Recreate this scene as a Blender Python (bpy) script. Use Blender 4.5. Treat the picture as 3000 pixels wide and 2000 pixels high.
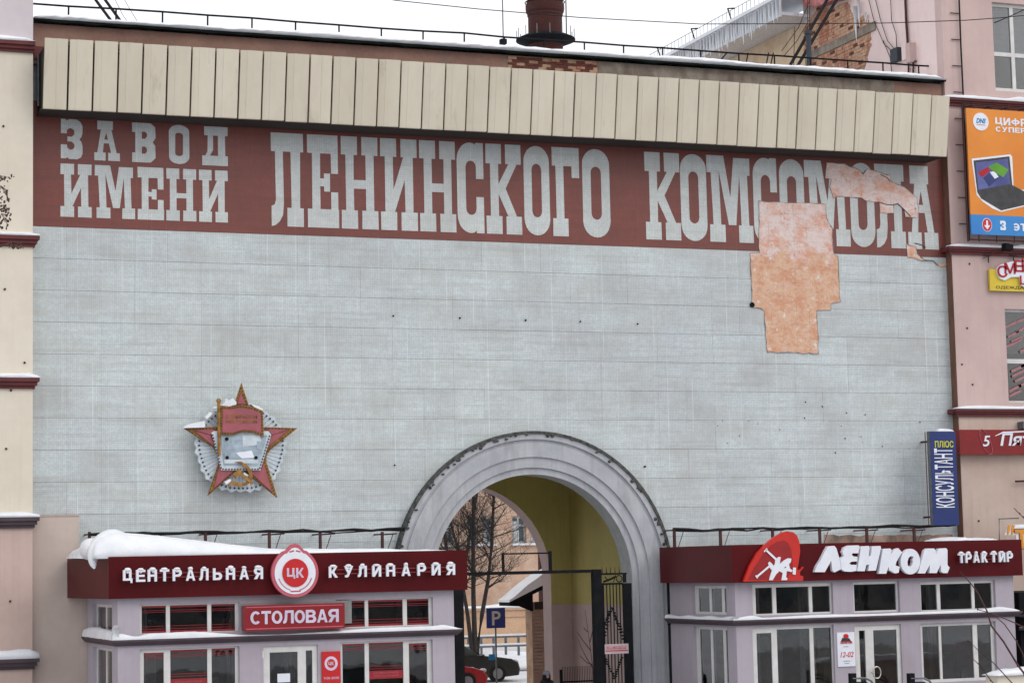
import bpy, math, random
from math import sin, cos, pi, radians, sqrt, atan2
from mathutils import Vector, Matrix
from mathutils.geometry import tessellate_polygon

random.seed(11)
for o in list(bpy.data.objects): bpy.data.objects.remove(o)
scene = bpy.context.scene
COL = scene.collection

# ------------------------------------------------------------------ camera
FPX = 6347.0
YAW, PITCH, ROLL = radians(20.8795), radians(5.8804), radians(-1.2514)
CAM = Vector((0, -54, 4.5))
_f = Vector((sin(YAW)*cos(PITCH), cos(YAW)*cos(PITCH), sin(PITCH)))
_r = Vector((cos(YAW), -sin(YAW), 0)); _u = _r.cross(_f)
RT = cos(ROLL)*_r + sin(ROLL)*_u
UP = -sin(ROLL)*_r + cos(ROLL)*_u
cam_data = bpy.data.cameras.new('camera')
cam = bpy.data.objects.new('camera', cam_data); COL.objects.link(cam)
M = Matrix((RT, UP, -_f)).transposed().to_4x4(); M.translation = CAM
cam.matrix_world = M
cam_data.sensor_width = 36; cam_data.lens = FPX/3000*36
cam_data.clip_start = .5; cam_data.clip_end = 2000
scene.camera = cam

# ------------------------------------------------------------------ light
world = bpy.data.worlds.new('World'); scene.world = world; world.use_nodes = True
nt = world.node_tree; nt.nodes.clear()
SUN_EL, SUN_AZ = radians(40), radians(142)
sky = nt.nodes.new('ShaderNodeTexSky'); sky.sky_type = 'NISHITA'; sky.sun_disc = False
sky.sun_elevation = SUN_EL; sky.sun_rotation = SUN_AZ; sky.air_density = 1.5; sky.dust_density = 4
cloud = nt.nodes.new('ShaderNodeMixRGB'); cloud.blend_type = 'MIX'
cloud.inputs[0].default_value = .88
tc = nt.nodes.new('ShaderNodeTexCoord'); sp3 = nt.nodes.new('ShaderNodeSeparateXYZ'); mr = nt.nodes.new('ShaderNodeMapRange')
mr.inputs[1].default_value = 0; mr.inputs[2].default_value = 1; mr.inputs[3].default_value = 11.3; mr.inputs[4].default_value = 16.0
cm = nt.nodes.new('ShaderNodeMixRGB'); cm.blend_type = 'MULTIPLY'; cm.inputs[0].default_value = 1; cm.inputs[2].default_value = (.985, 1, 1.03, 1)
nt.links.new(tc.outputs['Generated'], sp3.inputs[0]); nt.links.new(sp3.outputs[2], mr.inputs[0]); nt.links.new(mr.outputs[0], cm.inputs[1]); nt.links.new(cm.outputs[0], cloud.inputs[2])
bg = nt.nodes.new('ShaderNodeBackground'); bg.inputs[1].default_value = .1
ow = nt.nodes.new('ShaderNodeOutputWorld')
nt.links.new(sky.outputs[0], cloud.inputs[1]); nt.links.new(cloud.outputs[0], bg.inputs[0]); nt.links.new(bg.outputs[0], ow.inputs[0])
sun_d = bpy.data.lights.new('sun', 'SUN'); sun_d.energy = .75; sun_d.angle = radians(30); sun_d.color = (1, .97, .93)
sun = bpy.data.objects.new('sun', sun_d); COL.objects.link(sun)
sd = Vector((sin(SUN_AZ)*cos(SUN_EL), cos(SUN_AZ)*cos(SUN_EL), sin(SUN_EL)))
sun.rotation_euler = (-sd).to_track_quat('-Z', 'Y').to_euler()
sun.location = (0, -30, 60)
vs = scene.view_settings
vs.view_transform = 'Standard'; vs.look = 'None'; vs.exposure = 0; vs.gamma = 1; vs.use_curve_mapping = False

# ------------------------------------------------------------------ helpers
def ray(px, py): return _f + RT*((px-1500)/FPX) - UP*((py-1000)/FPX)
def W(px, py, y=0.0):
    d = ray(px, py); return CAM + d*((y-CAM.y)/d.y)
def WX(px, py, X):
    d = ray(px, py); return CAM + d*((X-CAM.x)/d.x)
def wx(px, py, y=0.0): return W(px, py, y).x
def wz(px, py, y=0.0): return W(px, py, y).z
def xz(pts, y=0.0): return [(W(a, b, y).x, W(a, b, y).z) for a, b in pts]

def wloc(o):
    v = Vector((0, 0, 0))
    while o is not None: v = v + Vector(o.location); o = o.parent
    return v

class MB:
    def __init__(s): s.v = []; s.f = []
    def quad(s, a, b, c, d):
        n = len(s.v); s.v += [a, b, c, d]; s.f.append((n, n+1, n+2, n+3)); return s
    def box(s, x0, x1, y0, y1, z0, z1):
        if x0 > x1: x0, x1 = x1, x0
        if y0 > y1: y0, y1 = y1, y0
        if z0 > z1: z0, z1 = z1, z0
        n = len(s.v)
        s.v += [(x0,y0,z0),(x1,y0,z0),(x1,y1,z0),(x0,y1,z0),(x0,y0,z1),(x1,y0,z1),(x1,y1,z1),(x0,y1,z1)]
        s.f += [tuple(n+i for i in q) for q in ((0,3,2,1),(4,5,6,7),(0,1,5,4),(1,2,6,5),(2,3,7,6),(3,0,4,7))]
        return s
    def prism(s, polys, y0, y1, axis='y'):
        """polygon(s) in xz (first outer, others holes) extruded from y0 (front) to y1; axis 'x': polygon is (y,z)"""
        if not isinstance(polys[0][0], (tuple, list)): polys = [polys]
        loops = [[Vector((p[0], p[1], 0)) for p in L] for L in polys]
        flat = [p for L in loops for p in L]
        tris = tessellate_polygon(loops)
        n = len(s.v); m = len(flat)
        def P3(p, d): return (p[0], d, p[1]) if axis == 'y' else (d, p[0], p[1])
        s.v += [P3(p, y0) for p in flat] + [P3(p, y1) for p in flat]
        for t in tris:
            a, b, c = flat[t[0]], flat[t[1]], flat[t[2]]
            cr = (b-a).x*(c-a).y - (b-a).y*(c-a).x
            if abs(cr) < 1e-12: continue
            t = t if cr > 0 else (t[0], t[2], t[1])
            s.f.append((n+t[0], n+t[1], n+t[2])); s.f.append((n+m+t[0], n+m+t[2], n+m+t[1]))
        k = 0
        for L in loops:
            q = len(L)
            for i in range(q):
                j = (i+1) % q
                s.f.append((n+k+i, n+m+k+i, n+m+k+j, n+k+j))
            k += q
        return s
    def tube(s, pts, r, n=6, caps=True):
        pts = [Vector(p) for p in pts]
        rs = r if isinstance(r, (list, tuple)) else [r]*len(pts)
        base = len(s.v)
        for i, p in enumerate(pts):
            d = (pts[min(i+1, len(pts)-1)] - pts[max(i-1, 0)])
            if d.length < 1e-9: d = Vector((0, 0, 1))
            d.normalize()
            a = d.orthogonal().normalized() if abs(d.z) > .99 else d.cross(Vector((0, 0, 1))).normalized()
            b = d.cross(a)
            for k in range(n):
                t = 2*pi*k/n
                s.v.append(tuple(p + (a*cos(t) + b*sin(t))*rs[i]))
        for i in range(len(pts)-1):
            for k in range(n):
                k2 = (k+1) % n
                s.f.append((base+i*n+k, base+i*n+k2, base+(i+1)*n+k2, base+(i+1)*n+k))
        if caps:
            s.f.append(tuple(base+k for k in range(n))); s.f.append(tuple(base+(len(pts)-1)*n+k for k in reversed(range(n))))
        return s
    def lathe(s, c, prof, n=24):
        base = len(s.v)
        for r, z in prof:
            for k in range(n):
                t = 2*pi*k/n; s.v.append((c[0]+r*cos(t), c[1]+r*sin(t), z))
        for i in range(len(prof)-1):
            for k in range(n):
                k2 = (k+1) % n; s.f.append((base+i*n+k, base+i*n+k2, base+(i+1)*n+k2, base+(i+1)*n+k))
        s.f.append(tuple(base+k for k in reversed(range(n)))); s.f.append(tuple(base+(len(prof)-1)*n+k for k in range(n)))
        return s
    def ball(s, c, rx, ry, rz, n=10, m=6, jit=0.0, seed=0):
        rnd = random.Random(seed); base = len(s.v)
        s.v.append((c[0], c[1], c[2]-rz))
        for i in range(1, m):
            ph = -pi/2 + pi*i/m
            for k in range(n):
                t = 2*pi*k/n; q = 1 + rnd.uniform(-jit, jit)
                s.v.append((c[0]+rx*cos(ph)*cos(t)*q, c[1]+ry*cos(ph)*sin(t)*q, c[2]+rz*sin(ph)*q))
        s.v.append((c[0], c[1], c[2]+rz)); top = len(s.v)-1
        for k in range(n):
            k2 = (k+1) % n; s.f.append((base, base+1+k2, base+1+k)); s.f.append((top, base+1+(m-2)*n+k, base+1+(m-2)*n+k2))
        for i in range(m-2):
            for k in range(n):
                k2 = (k+1) % n; s.f.append((base+1+i*n+k, base+1+i*n+k2, base+1+(i+1)*n+k2, base+1+(i+1)*n+k))
        return s
    def build(s, name, mat, parent=None, origin=None, smooth=False, **props):
        if origin is None:
            if parent is not None: origin = wloc(parent)
            else:
                xs, ys, zs = zip(*[tuple(v) for v in s.v])
                origin = Vector(((min(xs)+max(xs))/2, (min(ys)+max(ys))/2, min(zs)))
        origin = Vector(origin)
        me = bpy.data.meshes.new(name)
        me.from_pydata([tuple(Vector(v)-origin) for v in s.v], [], s.f)
        me.materials.append(mat); me.update()
        if smooth:
            for p in me.polygons: p.use_smooth = True
        o = bpy.data.objects.new(name, me); COL.objects.link(o)
        if parent is not None: o.parent = parent; o.location = origin - wloc(parent)
        else: o.location = origin
        for k, v in props.items(): o[k] = v
        return o

def B(x0, x1, y0, y1, z0, z1): return MB().box(x0, x1, y0, y1, z0, z1)
def thing(name, label, cat, loc, group=None):
    o = bpy.data.objects.new(name, None); COL.objects.link(o)
    o.location = loc; o.empty_display_size = .2
    o['label'] = label; o['category'] = cat
    if group: o['group'] = group
    return o
def tag(o, label, cat, group=None):
    o['label'] = label; o['category'] = cat
    if group: o['group'] = group
    return o
def inst(name, mesh, parent, loc):
    o = bpy.data.objects.new(name, mesh); COL.objects.link(o); o.parent = parent
    o.location = Vector(loc) - wloc(parent); return o

# ------------------------------------------------------------------ materials
def lin(c):
    c /= 255; return c/12.92 if c <= .04045 else ((c+.055)/1.055)**2.4
def S(r, g, b, k=1.0): return tuple(min(.9, lin(v)*k) for v in (r, g, b)) + (1,)

def nodes(name):
    m = bpy.data.materials.new(name); m.use_nodes = True; t = m.node_tree
    return m, t, t.nodes['Principled BSDF'], t.nodes.new('ShaderNodeNewGeometry')
def N(t, typ, **kw):
    n = t.nodes.new(typ)
    for k, v in kw.items(): setattr(n, k, v)
    return n
def noise(t, geo, scale, stretch=(1, 1, 1), detail=3, rough=.55):
    mp = N(t, 'ShaderNodeMapping'); mp.inputs['Scale'].default_value = stretch
    t.links.new(geo.outputs['Position'], mp.inputs['Vector'])
    n = N(t, 'ShaderNodeTexNoise'); n.inputs['Scale'].default_value = scale; n.inputs['Detail'].default_value = detail
    n.inputs['Roughness'].default_value = rough
    t.links.new(mp.outputs[0], n.inputs['Vector']); return n.outputs['Fac']
def ramp(t, src, lo, hi, a=0.0, b=1.0):
    r = N(t, 'ShaderNodeMapRange'); r.clamp = True
    r.inputs[1].default_value = lo; r.inputs[2].default_value = hi; r.inputs[3].default_value = a; r.inputs[4].default_value = b
    t.links.new(src, r.inputs[0]); return r.outputs[0]
def mixc(t, fac, a, b, typ='MIX'):
    m = N(t, 'ShaderNodeMixRGB', blend_type=typ)
    for i, v in ((0, fac), (1, a), (2, b)):
        if hasattr(v, 'is_linked') or hasattr(v, 'links'): t.links.new(v, m.inputs[i])
        else: m.inputs[i].default_value = v
    return m.outputs[0]
def math_(t, op, a, b=None):
    m = N(t, 'ShaderNodeMath', operation=op)
    for i, v in ((0, a), (1, b)):
        if v is None: continue
        if hasattr(v, 'links'): t.links.new(v, m.inputs[i])
        else: m.inputs[i].default_value = v
    return m.outputs[0]
def bump(t, bs, h, strength, dist=.01):
    b = N(t, 'ShaderNodeBump'); b.inputs['Strength'].default_value = strength; b.inputs['Distance'].default_value = dist
    t.links.new(h, b.inputs['Height']); t.links.new(b.outputs[0], bs.inputs['Normal'])

def plain(name, c1, c2=None, scale=3, stretch=(1, 1, 1), rough=.7, metal=0, bmp=.0, spec=.5, fine=.06, dirt=None, dirt_lo=.55, dirt_hi=.75, rnd=0, streak=0):
    m, t, bs, geo = nodes(name)
    c2 = c2 or tuple(v*.82 for v in c1[:3]) + (1,)
    n1 = noise(t, geo, scale, stretch, 4)
    col = mixc(t, ramp(t, n1, .35, .65), c1, c2)
    n2 = noise(t, geo, scale*9, stretch, 2)
    col = mixc(t, 1.0, col, mixc(t, ramp(t, n2, .3, .7), (1, 1, 1, 1), (1-fine*2,)*3 + (1,)), 'MULTIPLY')
    if dirt:
        n3 = noise(t, geo, 1.1, (1.5, 1.5, .35), 6, .7)
        col = mixc(t, ramp(t, n3, dirt_lo, dirt_hi, 0, .8), col, dirt)
    if streak:      # faint run marks from rain and meltwater
        n4 = noise(t, geo, 1.0, (7, 7, .28), 6, .7)
        col = mixc(t, ramp(t, n4, .5, .72, 0, streak), col, tuple(v*.62 for v in c2[:3]) + (1,))
    if rnd:
        oi = N(t, 'ShaderNodeObjectInfo')
        col = mixc(t, 1.0, col, mixc(t, oi.outputs['Random'], (1+rnd, 1+rnd, 1+rnd, 1), (1-rnd*1.1, 1-rnd*1.2, 1-rnd*1.5, 1)), 'MULTIPLY')
    t.links.new(col, bs.inputs['Base Color'])
    bs.inputs['Roughness'].default_value = rough; bs.inputs['Metallic'].default_value = metal
    bs.inputs['Specular IOR Level'].default_value = spec
    if bmp: bump(t, bs, n2, bmp)
    return m

def mosaic(name, base, dirty, row_dirt=.6):
    """small glazed mosaic tiles on sheets"""
    m, t, bs, geo = nodes(name)
    sep = N(t, 'ShaderNodeSeparateXYZ'); t.links.new(geo.outputs['Position'], sep.inputs[0])
    x, z = sep.outputs[0], sep.outputs[2]
    P_ = .048
    fx = math_(t, 'FLOOR', math_(t, 'DIVIDE', x, P_)); fz = math_(t, 'FLOOR', math_(t, 'DIVIDE', z, P_))
    cb = N(t, 'ShaderNodeCombineXYZ'); t.links.new(fx, cb.inputs[0]); t.links.new(fz, cb.inputs[1])
    wn = N(t, 'ShaderNodeTexWhiteNoise'); t.links.new(cb.outputs[0], wn.inputs['Vector'])
    col = mixc(t, wn.outputs['Value'], tuple(min(1, v*1.07) for v in base[:3])+(1,), tuple(v*.92 for v in base[:3])+(1,))
    # worn rows and blotches
    rows = noise(t, geo, 1.0, (.45, 1, 9), 5, .7)
    col = mixc(t, ramp(t, rows, .45, .72, 0, row_dirt), col, dirty)
    blot = noise(t, geo, .55, (.8, 1, 1.5), 6, .65)
    col = mixc(t, ramp(t, blot, .42, .68, 0, .75), col, dirty)
    # sheet edges: pale vertical joints every 0.375 m
    gx = math_(t, 'FRACT', math_(t, 'DIVIDE', x, .375))
    edge = math_(t, 'LESS_THAN', gx, .07)
    vv = noise(t, geo, 1.0, (2.6, 1, .35), 3)
    k = math_(t, 'MULTIPLY', edge, ramp(t, vv, .48, .62, 0, .55))
    col = mixc(t, k, col, tuple(min(1, v*1.25) for v in base[:3])+(1,))
    col = mixc(t, 1.0, col, mixc(t, ramp(t, noise(t, geo, 5, (1, 1, .5), 4), .3, .7), (1.03, 1.03, 1.03, 1), (.93, .93, .94, 1)), 'MULTIPLY')
    rz = math_(t, 'FLOOR', math_(t, 'DIVIDE', z, .096)); cbz = N(t, 'ShaderNodeCombineXYZ')
    t.links.new(rz, cbz.inputs[1]); t.links.new(math_(t, 'FLOOR', math_(t, 'DIVIDE', x, 1.9)), cbz.inputs[0])
    wr = N(t, 'ShaderNodeTexWhiteNoise'); t.links.new(cbz.outputs[0], wr.inputs['Vector'])
    col = mixc(t, math_(t, 'MULTIPLY', ramp(t, wr.outputs['Value'], .7, 1, 0, .3), ramp(t, rows, .4, .55)), col, tuple(v*.82 for v in dirty[:3])+(1,))
    # dark grout lines
    g2 = math_(t, 'FRACT', math_(t, 'DIVIDE', z, P_)); g3 = math_(t, 'FRACT', math_(t, 'DIVIDE', x, P_))
    gr = math_(t, 'MAXIMUM', math_(t, 'LESS_THAN', g2, .16), math_(t, 'LESS_THAN', g3, .16))
    col = mixc(t, math_(t, 'MULTIPLY', gr, .5), col, tuple(v*.62 for v in dirty[:3])+(1,))
    oi = N(t, 'ShaderNodeObjectInfo')
    col = mixc(t, 1.0, col, mixc(t, oi.outputs['Random'], (1.03, 1.03, 1.025, 1), (.965, .965, .97, 1)), 'MULTIPLY')
    run = noise(t, geo, 1.0, (5, 1, .22), 6, .7)
    col = mixc(t, ramp(t, run, .56, .74, 0, .35), col, tuple(v*.8 for v in dirty[:3])+(1,))
    big = noise(t, geo, .13, (1, 1, 1.3), 3)
    col = mixc(t, 1.0, col, mixc(t, ramp(t, big, .35, .65), (1.05, 1.06, 1.04, 1), (.94, .94, .95, 1)), 'MULTIPLY')
    t.links.new(col, bs.inputs['Base Color'])
    bs.inputs['Roughness'].default_value = .45
    return m

def glass(name='window_glass', tint=(.8, .81, .82, 1), refl=1.0):
    m = bpy.data.materials.new(name); m.use_nodes = True; t = m.node_tree; t.nodes.clear()
    out = N(t, 'ShaderNodeOutputMaterial'); mx = N(t, 'ShaderNodeMixShader')
    tr = N(t, 'ShaderNodeBsdfTransparent'); tr.inputs[0].default_value = tint
    gl = N(t, 'ShaderNodeBsdfGlossy'); gl.inputs['Roughness'].default_value = .02; gl.inputs[0].default_value = (.9,)*3 + (1,)
    fr = N(t, 'ShaderNodeFresnel'); fr.inputs[0].default_value = 1.62
    geo = N(t, 'ShaderNodeNewGeometry')
    nz = noise(t, geo, 1.6, (1, 1, .6), 2)
    b = N(t, 'ShaderNodeBump'); b.inputs['Strength'].default_value = .15; b.inputs['Distance'].default_value = .02
    t.links.new(nz, b.inputs['Height']); t.links.new(b.outputs[0], gl.inputs['Normal'])
    t.links.new(fr.outputs[0], mx.inputs[0]); t.links.new(tr.outputs[0], mx.inputs[1]); t.links.new(gl.outputs[0], mx.inputs[2])
    t.links.new(mx.outputs[0], out.inputs[0]); return m

def plaster_patch():
    m, t, bs, geo = nodes('bare_render')
    a = mixc(t, ramp(t, noise(t, geo, 1.3, (1, 1, 1.4), 8, .7), .40, .54), S(216, 164, 142), S(222, 204, 200))
    a = mixc(t, ramp(t, noise(t, geo, 2.6, (1.4, 1, 1), 9, .75), .55, .66, 0, .8), a, S(212, 136, 112))
    sep = N(t, 'ShaderNodeSeparateXYZ'); t.links.new(geo.outputs['Position'], sep.inputs[0])
    low = ramp(t, math_(t, 'ADD', sep.outputs[2], ramp(t, noise(t, geo, 1.5, (1, 1, 1), 6), .3, .7, -.5, .5)), 13.25, 13.0, 0, 1)
    b = mixc(t, ramp(t, noise(t, geo, 2.2, (1, 1, 1.3), 9, .75), .45, .6), S(216, 178, 152), S(206, 150, 120))
    a = mixc(t, low, a, b)
    a = mixc(t, ramp(t, noise(t, geo, 4.5, (1, 1, 2.2), 8, .8), .56, .64, 0, .6), a, S(206, 134, 102))
    a = mixc(t, ramp(t, noise(t, geo, 3.4, (1.3, 1, 1), 8, .8), .56, .62, 0, .9), a, S(226, 216, 210))
    a = mixc(t, ramp(t, noise(t, geo, 9, (1, 1, 1), 5, .8), .58, .66, 0, .5), a, S(160, 128, 108))
    g1 = math_(t, 'LESS_THAN', math_(t, 'FRACT', math_(t, 'DIVIDE', sep.outputs[0], .4)), .05)
    g2 = math_(t, 'LESS_THAN', math_(t, 'FRACT', math_(t, 'DIVIDE', sep.outputs[2], .395)), .05)
    g = math_(t, 'MULTIPLY', math_(t, 'MAXIMUM', g1, g2), ramp(t, noise(t, geo, 2, (1, 1, 1), 3), .45, .6, 0, .35))
    a = mixc(t, g, a, S(150, 120, 100))
    a = mixc(t, ramp(t, noise(t, geo, 7, (1, 1, 1), 4), .68, .72, 0, .6), a, S(120, 105, 95))
    t.links.new(a, bs.inputs['Base Color']); bs.inputs['Roughness'].default_value = .9
    bump(t, bs, noise(t, geo, 9, (1, 1, 1), 6, .7), .9, .05)
    return m

MAT = {}
MAT['tile'] = mosaic('grey_mosaic', S(197, 206, 209), S(174, 173, 171))
MAT['letter_tile'] = mosaic('letter_mosaic', S(198, 203, 203), S(180, 180, 177), .25)
MAT['red_tile'] = mosaic('red_mosaic', S(124, 62, 54), S(98, 52, 45), .5)
MAT['joint'] = plain('tile_joint_mortar', S(164, 168, 169), scale=6)
MAT['bare'] = plaster_patch()
MAT['snow'] = plain('snow', (.78, .79, .815, 1), (.68, .70, .745, 1), scale=2.2, rough=.6, fine=.02, bmp=.4)
MAT['cladding'] = plain('cream_cladding', S(210, 201, 183), S(202, 192, 174), scale=.7, stretch=(1, 1, .6), rough=.5, fine=.01, dirt=S(160, 150, 132), dirt_lo=.60, dirt_hi=.8, rnd=.035, streak=.12)
MAT['clad_dark'] = plain('cladding_gap', S(44, 38, 32), scale=5)
MAT['parapet'] = plain('parapet_render', S(150, 116, 102), S(134, 102, 90), scale=1.2, rough=.9, dirt=S(120, 112, 104), dirt_lo=.6, dirt_hi=.7)
MAT['parapet_bare'] = plain('weathered_cement', S(150, 140, 128), S(120, 108, 98), scale=3, rough=.95, bmp=.5, dirt=S(86, 66, 58), dirt_lo=.45)
MAT['flash'] = plain('dark_roof_edge', (.010, .015, .015, 1), scale=8, rough=.8, spec=.1)
MAT['edge_grey'] = plain('chipped_tile_edge', S(186, 180, 176), S(110, 100, 94), scale=5, rough=.9)
MAT['soffit'] = plain('soffit_board', S(48, 38, 32), scale=2, rough=.9)
MAT['arch'] = plain('arch_render', S(180, 181, 186), S(164, 166, 172), scale=1.3, rough=.85, fine=.03, bmp=.2, dirt=S(132, 132, 134), dirt_lo=.52, dirt_hi=.8, streak=.4)
MAT['arch_reveal'] = plain('arch_reveal_render', S(168, 166, 172), scale=2, rough=.9)
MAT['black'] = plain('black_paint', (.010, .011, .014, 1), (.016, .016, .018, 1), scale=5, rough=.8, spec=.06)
MAT['arch_edge'] = plain('arch_edge_moss', (.02, .028, .03, 1), S(90, 88, 84), scale=9, rough=.9, bmp=.6)
MAT['yellow'] = plain('yellow_hall_paint', S(182, 170, 104), S(168, 156, 92), scale=.6, rough=.85, fine=.03, streak=.3)
MAT['hall_pink'] = plain('mauve_hall_paint', S(188, 166, 162), S(176, 154, 152), scale=.7, rough=.85, fine=.03)
MAT['cream'] = plain('cream_render', S(218, 209, 193), S(210, 200, 184), scale=.5, rough=.9, fine=.02, streak=.14)
MAT['lb_top'] = plain('pale_mauve_render', S(206, 196, 199), S(198, 188, 192), scale=.5, rough=.9, fine=.02)
MAT['lb_low'] = plain('beige_pink_render', S(198, 174, 165), S(186, 162, 153), scale=.6, rough=.9, fine=.02, streak=.2)
MAT['lb_annex'] = plain('taupe_render', S(196, 180, 170), S(182, 166, 158), scale=.7, rough=.9, fine=.02, dirt=S(160, 142, 132), dirt_lo=.55)
MAT['maroon'] = plain('maroon_cornice', S(104, 42, 42), S(88, 36, 38), scale=3, rough=.7)
MAT['plum'] = plain('plum_cornice', S(74, 58, 66), S(62, 50, 57), scale=3, rough=.6)
MAT['pink'] = plain('pink_render', S(200, 175, 170), S(188, 163, 159), scale=.45, rough=.9, fine=.02, streak=.2)
MAT['pink_side'] = plain('snowlit_pink_render', S(230, 208, 204), S(222, 198, 194), scale=.5, rough=.9, fine=.02, streak=.12)  # paler than the front: bounce light off the roof snow put into the colour
MAT['rb_low'] = plain('beige_render', S(200, 180, 168), S(186, 164, 152), scale=.6, rough=.9, fine=.02, streak=.25)
MAT['brown_strip'] = plain('brown_corner_paint', S(120, 84, 70), S(100, 74, 56), scale=4, stretch=(1, 1, .5), rough=.9, dirt=S(150, 128, 84), dirt_lo=.6)
MAT['red_fascia'] = plain('maroon_fascia_panel', S(83, 11, 18), S(74, 9, 15), scale=.8, rough=.45, fine=.03, spec=.15, streak=.3)
MAT['pav_wall'] = plain('lilac_render', S(172, 164, 174), S(162, 152, 162), scale=.6, rough=.9, fine=.02, streak=.22)
MAT['frame'] = plain('white_window_frame', S(214, 212, 210), S(200, 198, 196), scale=3, rough=.5, fine=.02)
MAT['glass'] = glass()
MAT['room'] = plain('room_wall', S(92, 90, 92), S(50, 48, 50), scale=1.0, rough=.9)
MAT['room_floor'] = plain('room_floor', S(80, 72, 66), scale=2)
MAT['sticker'] = plain('red_window_film', S(150, 24, 34), scale=4, rough=.5)
MAT['white'] = plain('white_sign_face', S(226, 228, 236), S(218, 221, 230), scale=4, rough=.4, fine=.01)
MAT['lilac_white'] = plain('pale_lilac_sign_face', S(208, 196, 216), scale=4, rough=.4, fine=.01)
MAT['sign_red'] = plain('red_lightbox', S(138, 16, 28), S(128, 14, 25), scale=3, rough=.35, fine=.02)
MAT['bright_red'] = plain('bright_red_print', S(196, 24, 28), S(186, 22, 26), scale=3, rough=.4, fine=.02)
MAT['rose'] = plain('rose_border', S(196, 92, 108), scale=3, rough=.5, fine=.03)
MAT['grey_sheet'] = plain('grey_metal_sheet', S(140, 140, 140), scale=3, rough=.5)
MAT['rust'] = plain('rusty_steel', S(78, 38, 38), S(52, 34, 34), scale=9, rough=.9)
MAT['cable'] = plain('black_cable', (.012, .012, .014, 1), S(44, 40, 40), scale=7, rough=.8, spec=.2)
MAT['gold'] = plain('gilded_metal', S(164, 116, 44), S(116, 80, 32), scale=7, rough=.6, fine=.1)
MAT['star_pink'] = plain('faded_red_enamel', S(164, 84, 94), S(146, 76, 86), scale=4, rough=.6, fine=.05)
MAT['star_orange'] = plain('faded_orange_paint', S(190, 120, 78), scale=4)
MAT['ray'] = plain('pale_blue_enamel', S(206, 214, 220), S(184, 194, 202), scale=4, rough=.6)
MAT['ray2'] = plain('steel_grey_enamel', S(166, 180, 192), S(140, 154, 166), scale=6, rough=.6)
MAT['dark_blue'] = plain('dark_bulb_socket', S(44, 54, 62), scale=4)
MAT['brick'] = plain('weathered_brick', S(178, 120, 94), S(150, 92, 74), scale=6, rough=.95, bmp=.6, dirt=S(200, 170, 142), dirt_lo=.42, dirt_hi=.6)
MAT['brick_dark'] = plain('dark_red_brick', S(112, 60, 50), S(88, 50, 44), scale=6, rough=.95, bmp=.6)
MAT['mortar'] = plain('old_mortar', S(190, 158, 132), S(160, 126, 100), scale=4, rough=.95, bmp=.6)
MAT['ochre'] = plain('ochre_render', S(226, 204, 176), S(208, 182, 150), scale=1.2, rough=.9, dirt=S(160, 138, 96), dirt_lo=.62, dirt_hi=.7)
MAT['ice'] = plain('frozen_snow', S(226, 228, 232), S(196, 200, 206), scale=3, stretch=(4, 4, .4), rough=.4, fine=.03)
MAT['billboard'] = plain('orange_banner', S(222, 136, 38), S(212, 122, 32), scale=.6, rough=.5, fine=.01)
MAT['blue'] = plain('blue_banner', S(44, 132, 200), S(40, 118, 190), scale=.8, rough=.5, fine=.01)
MAT['navy'] = plain('navy_lightbox', S(26, 46, 108), S(22, 40, 98), scale=2, rough=.4, fine=.01)
MAT['dnsblue'] = plain('cyan_print', S(20, 136, 196), scale=3)
MAT['laptop'] = plain('laptop_black', (.02, .02, .022, 1), S(56, 56, 60), scale=6, rough=.4)
MAT['screen'] = plain('laptop_screen_print', S(58, 66, 128), S(92, 98, 160), scale=1.5, rough=.4)
MAT['green'] = plain('green_print', S(96, 158, 44), scale=3)
MAT['yellow_sign'] = plain('yellow_signboard', S(216, 190, 50), S(206, 178, 50), scale=2, rough=.5, fine=.02)
MAT['yellow_text'] = plain('yellow_lettering', S(216, 212, 60), scale=3)
MAT['orange_text'] = plain('orange_lettering', S(224, 150, 40), scale=3)
MAT['crimson'] = plain('crimson_lettering', S(180, 20, 40), scale=3)
MAT['metal'] = plain('grey_galvanised', S(110, 116, 122), S(90, 96, 102), scale=6, rough=.5, metal=.3)
MAT['peach'] = plain('peach_brick_wall', S(200, 172, 152), S(184, 152, 132), scale=1.2, rough=.9, fine=.08)
MAT['old_frame'] = plain('old_white_frame', S(200, 202, 204), S(150, 156, 160), scale=3)
MAT['dark_glass'] = plain('dark_far_glass', S(56, 66, 70), S(90, 98, 100), scale=.7, rough=.15)
MAT['beige_annex'] = plain('sand_render', S(206, 172, 140), S(194, 158, 130), scale=1, rough=.9)
MAT['siding'] = plain('tan_brick_siding', S(168, 146, 132), S(150, 128, 116), scale=3, rough=.9)
MAT['bark'] = plain('bark', S(52, 46, 44), S(34, 30, 30), scale=5, rough=.95)
MAT['twig'] = plain('reddish_twig', S(96, 58, 56), S(60, 44, 44), scale=9, rough=.8)
MAT['key'] = plain('dry_seed_keys', S(88, 66, 56), S(60, 46, 40), scale=20, rough=.9)
MAT['car_black'] = plain('black_car_paint', (.014, .017, .016, 1), (.018, .02, .02, 1), scale=2, rough=.2, fine=0)
MAT['car_red'] = plain('red_car_paint', S(160, 24, 30), S(150, 20, 26), scale=2, rough=.25, fine=0)
MAT['tyre'] = plain('tyre_rubber', (.015, .015, .015, 1), scale=5, rough=.9)
MAT['rim'] = plain('alloy_rim', S(150, 152, 156), scale=3, rough=.3, metal=.8)
MAT['lamp'] = plain('headlight_lens', S(190, 196, 200), scale=3, rough=.15)
MAT['road_sign'] = plain('blue_road_sign', S(28, 58, 132), S(26, 52, 120), scale=2, rough=.4)
MAT['skin'] = plain('skin', S(206, 160, 140), scale=6, rough=.6)
MAT['coat'] = plain('dark_coat', S(38, 38, 44), scale=5, rough=.9)
MAT['hat'] = plain('grey_knit_hat', S(150, 158, 170), scale=20, rough=.95, bmp=.5)
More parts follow.
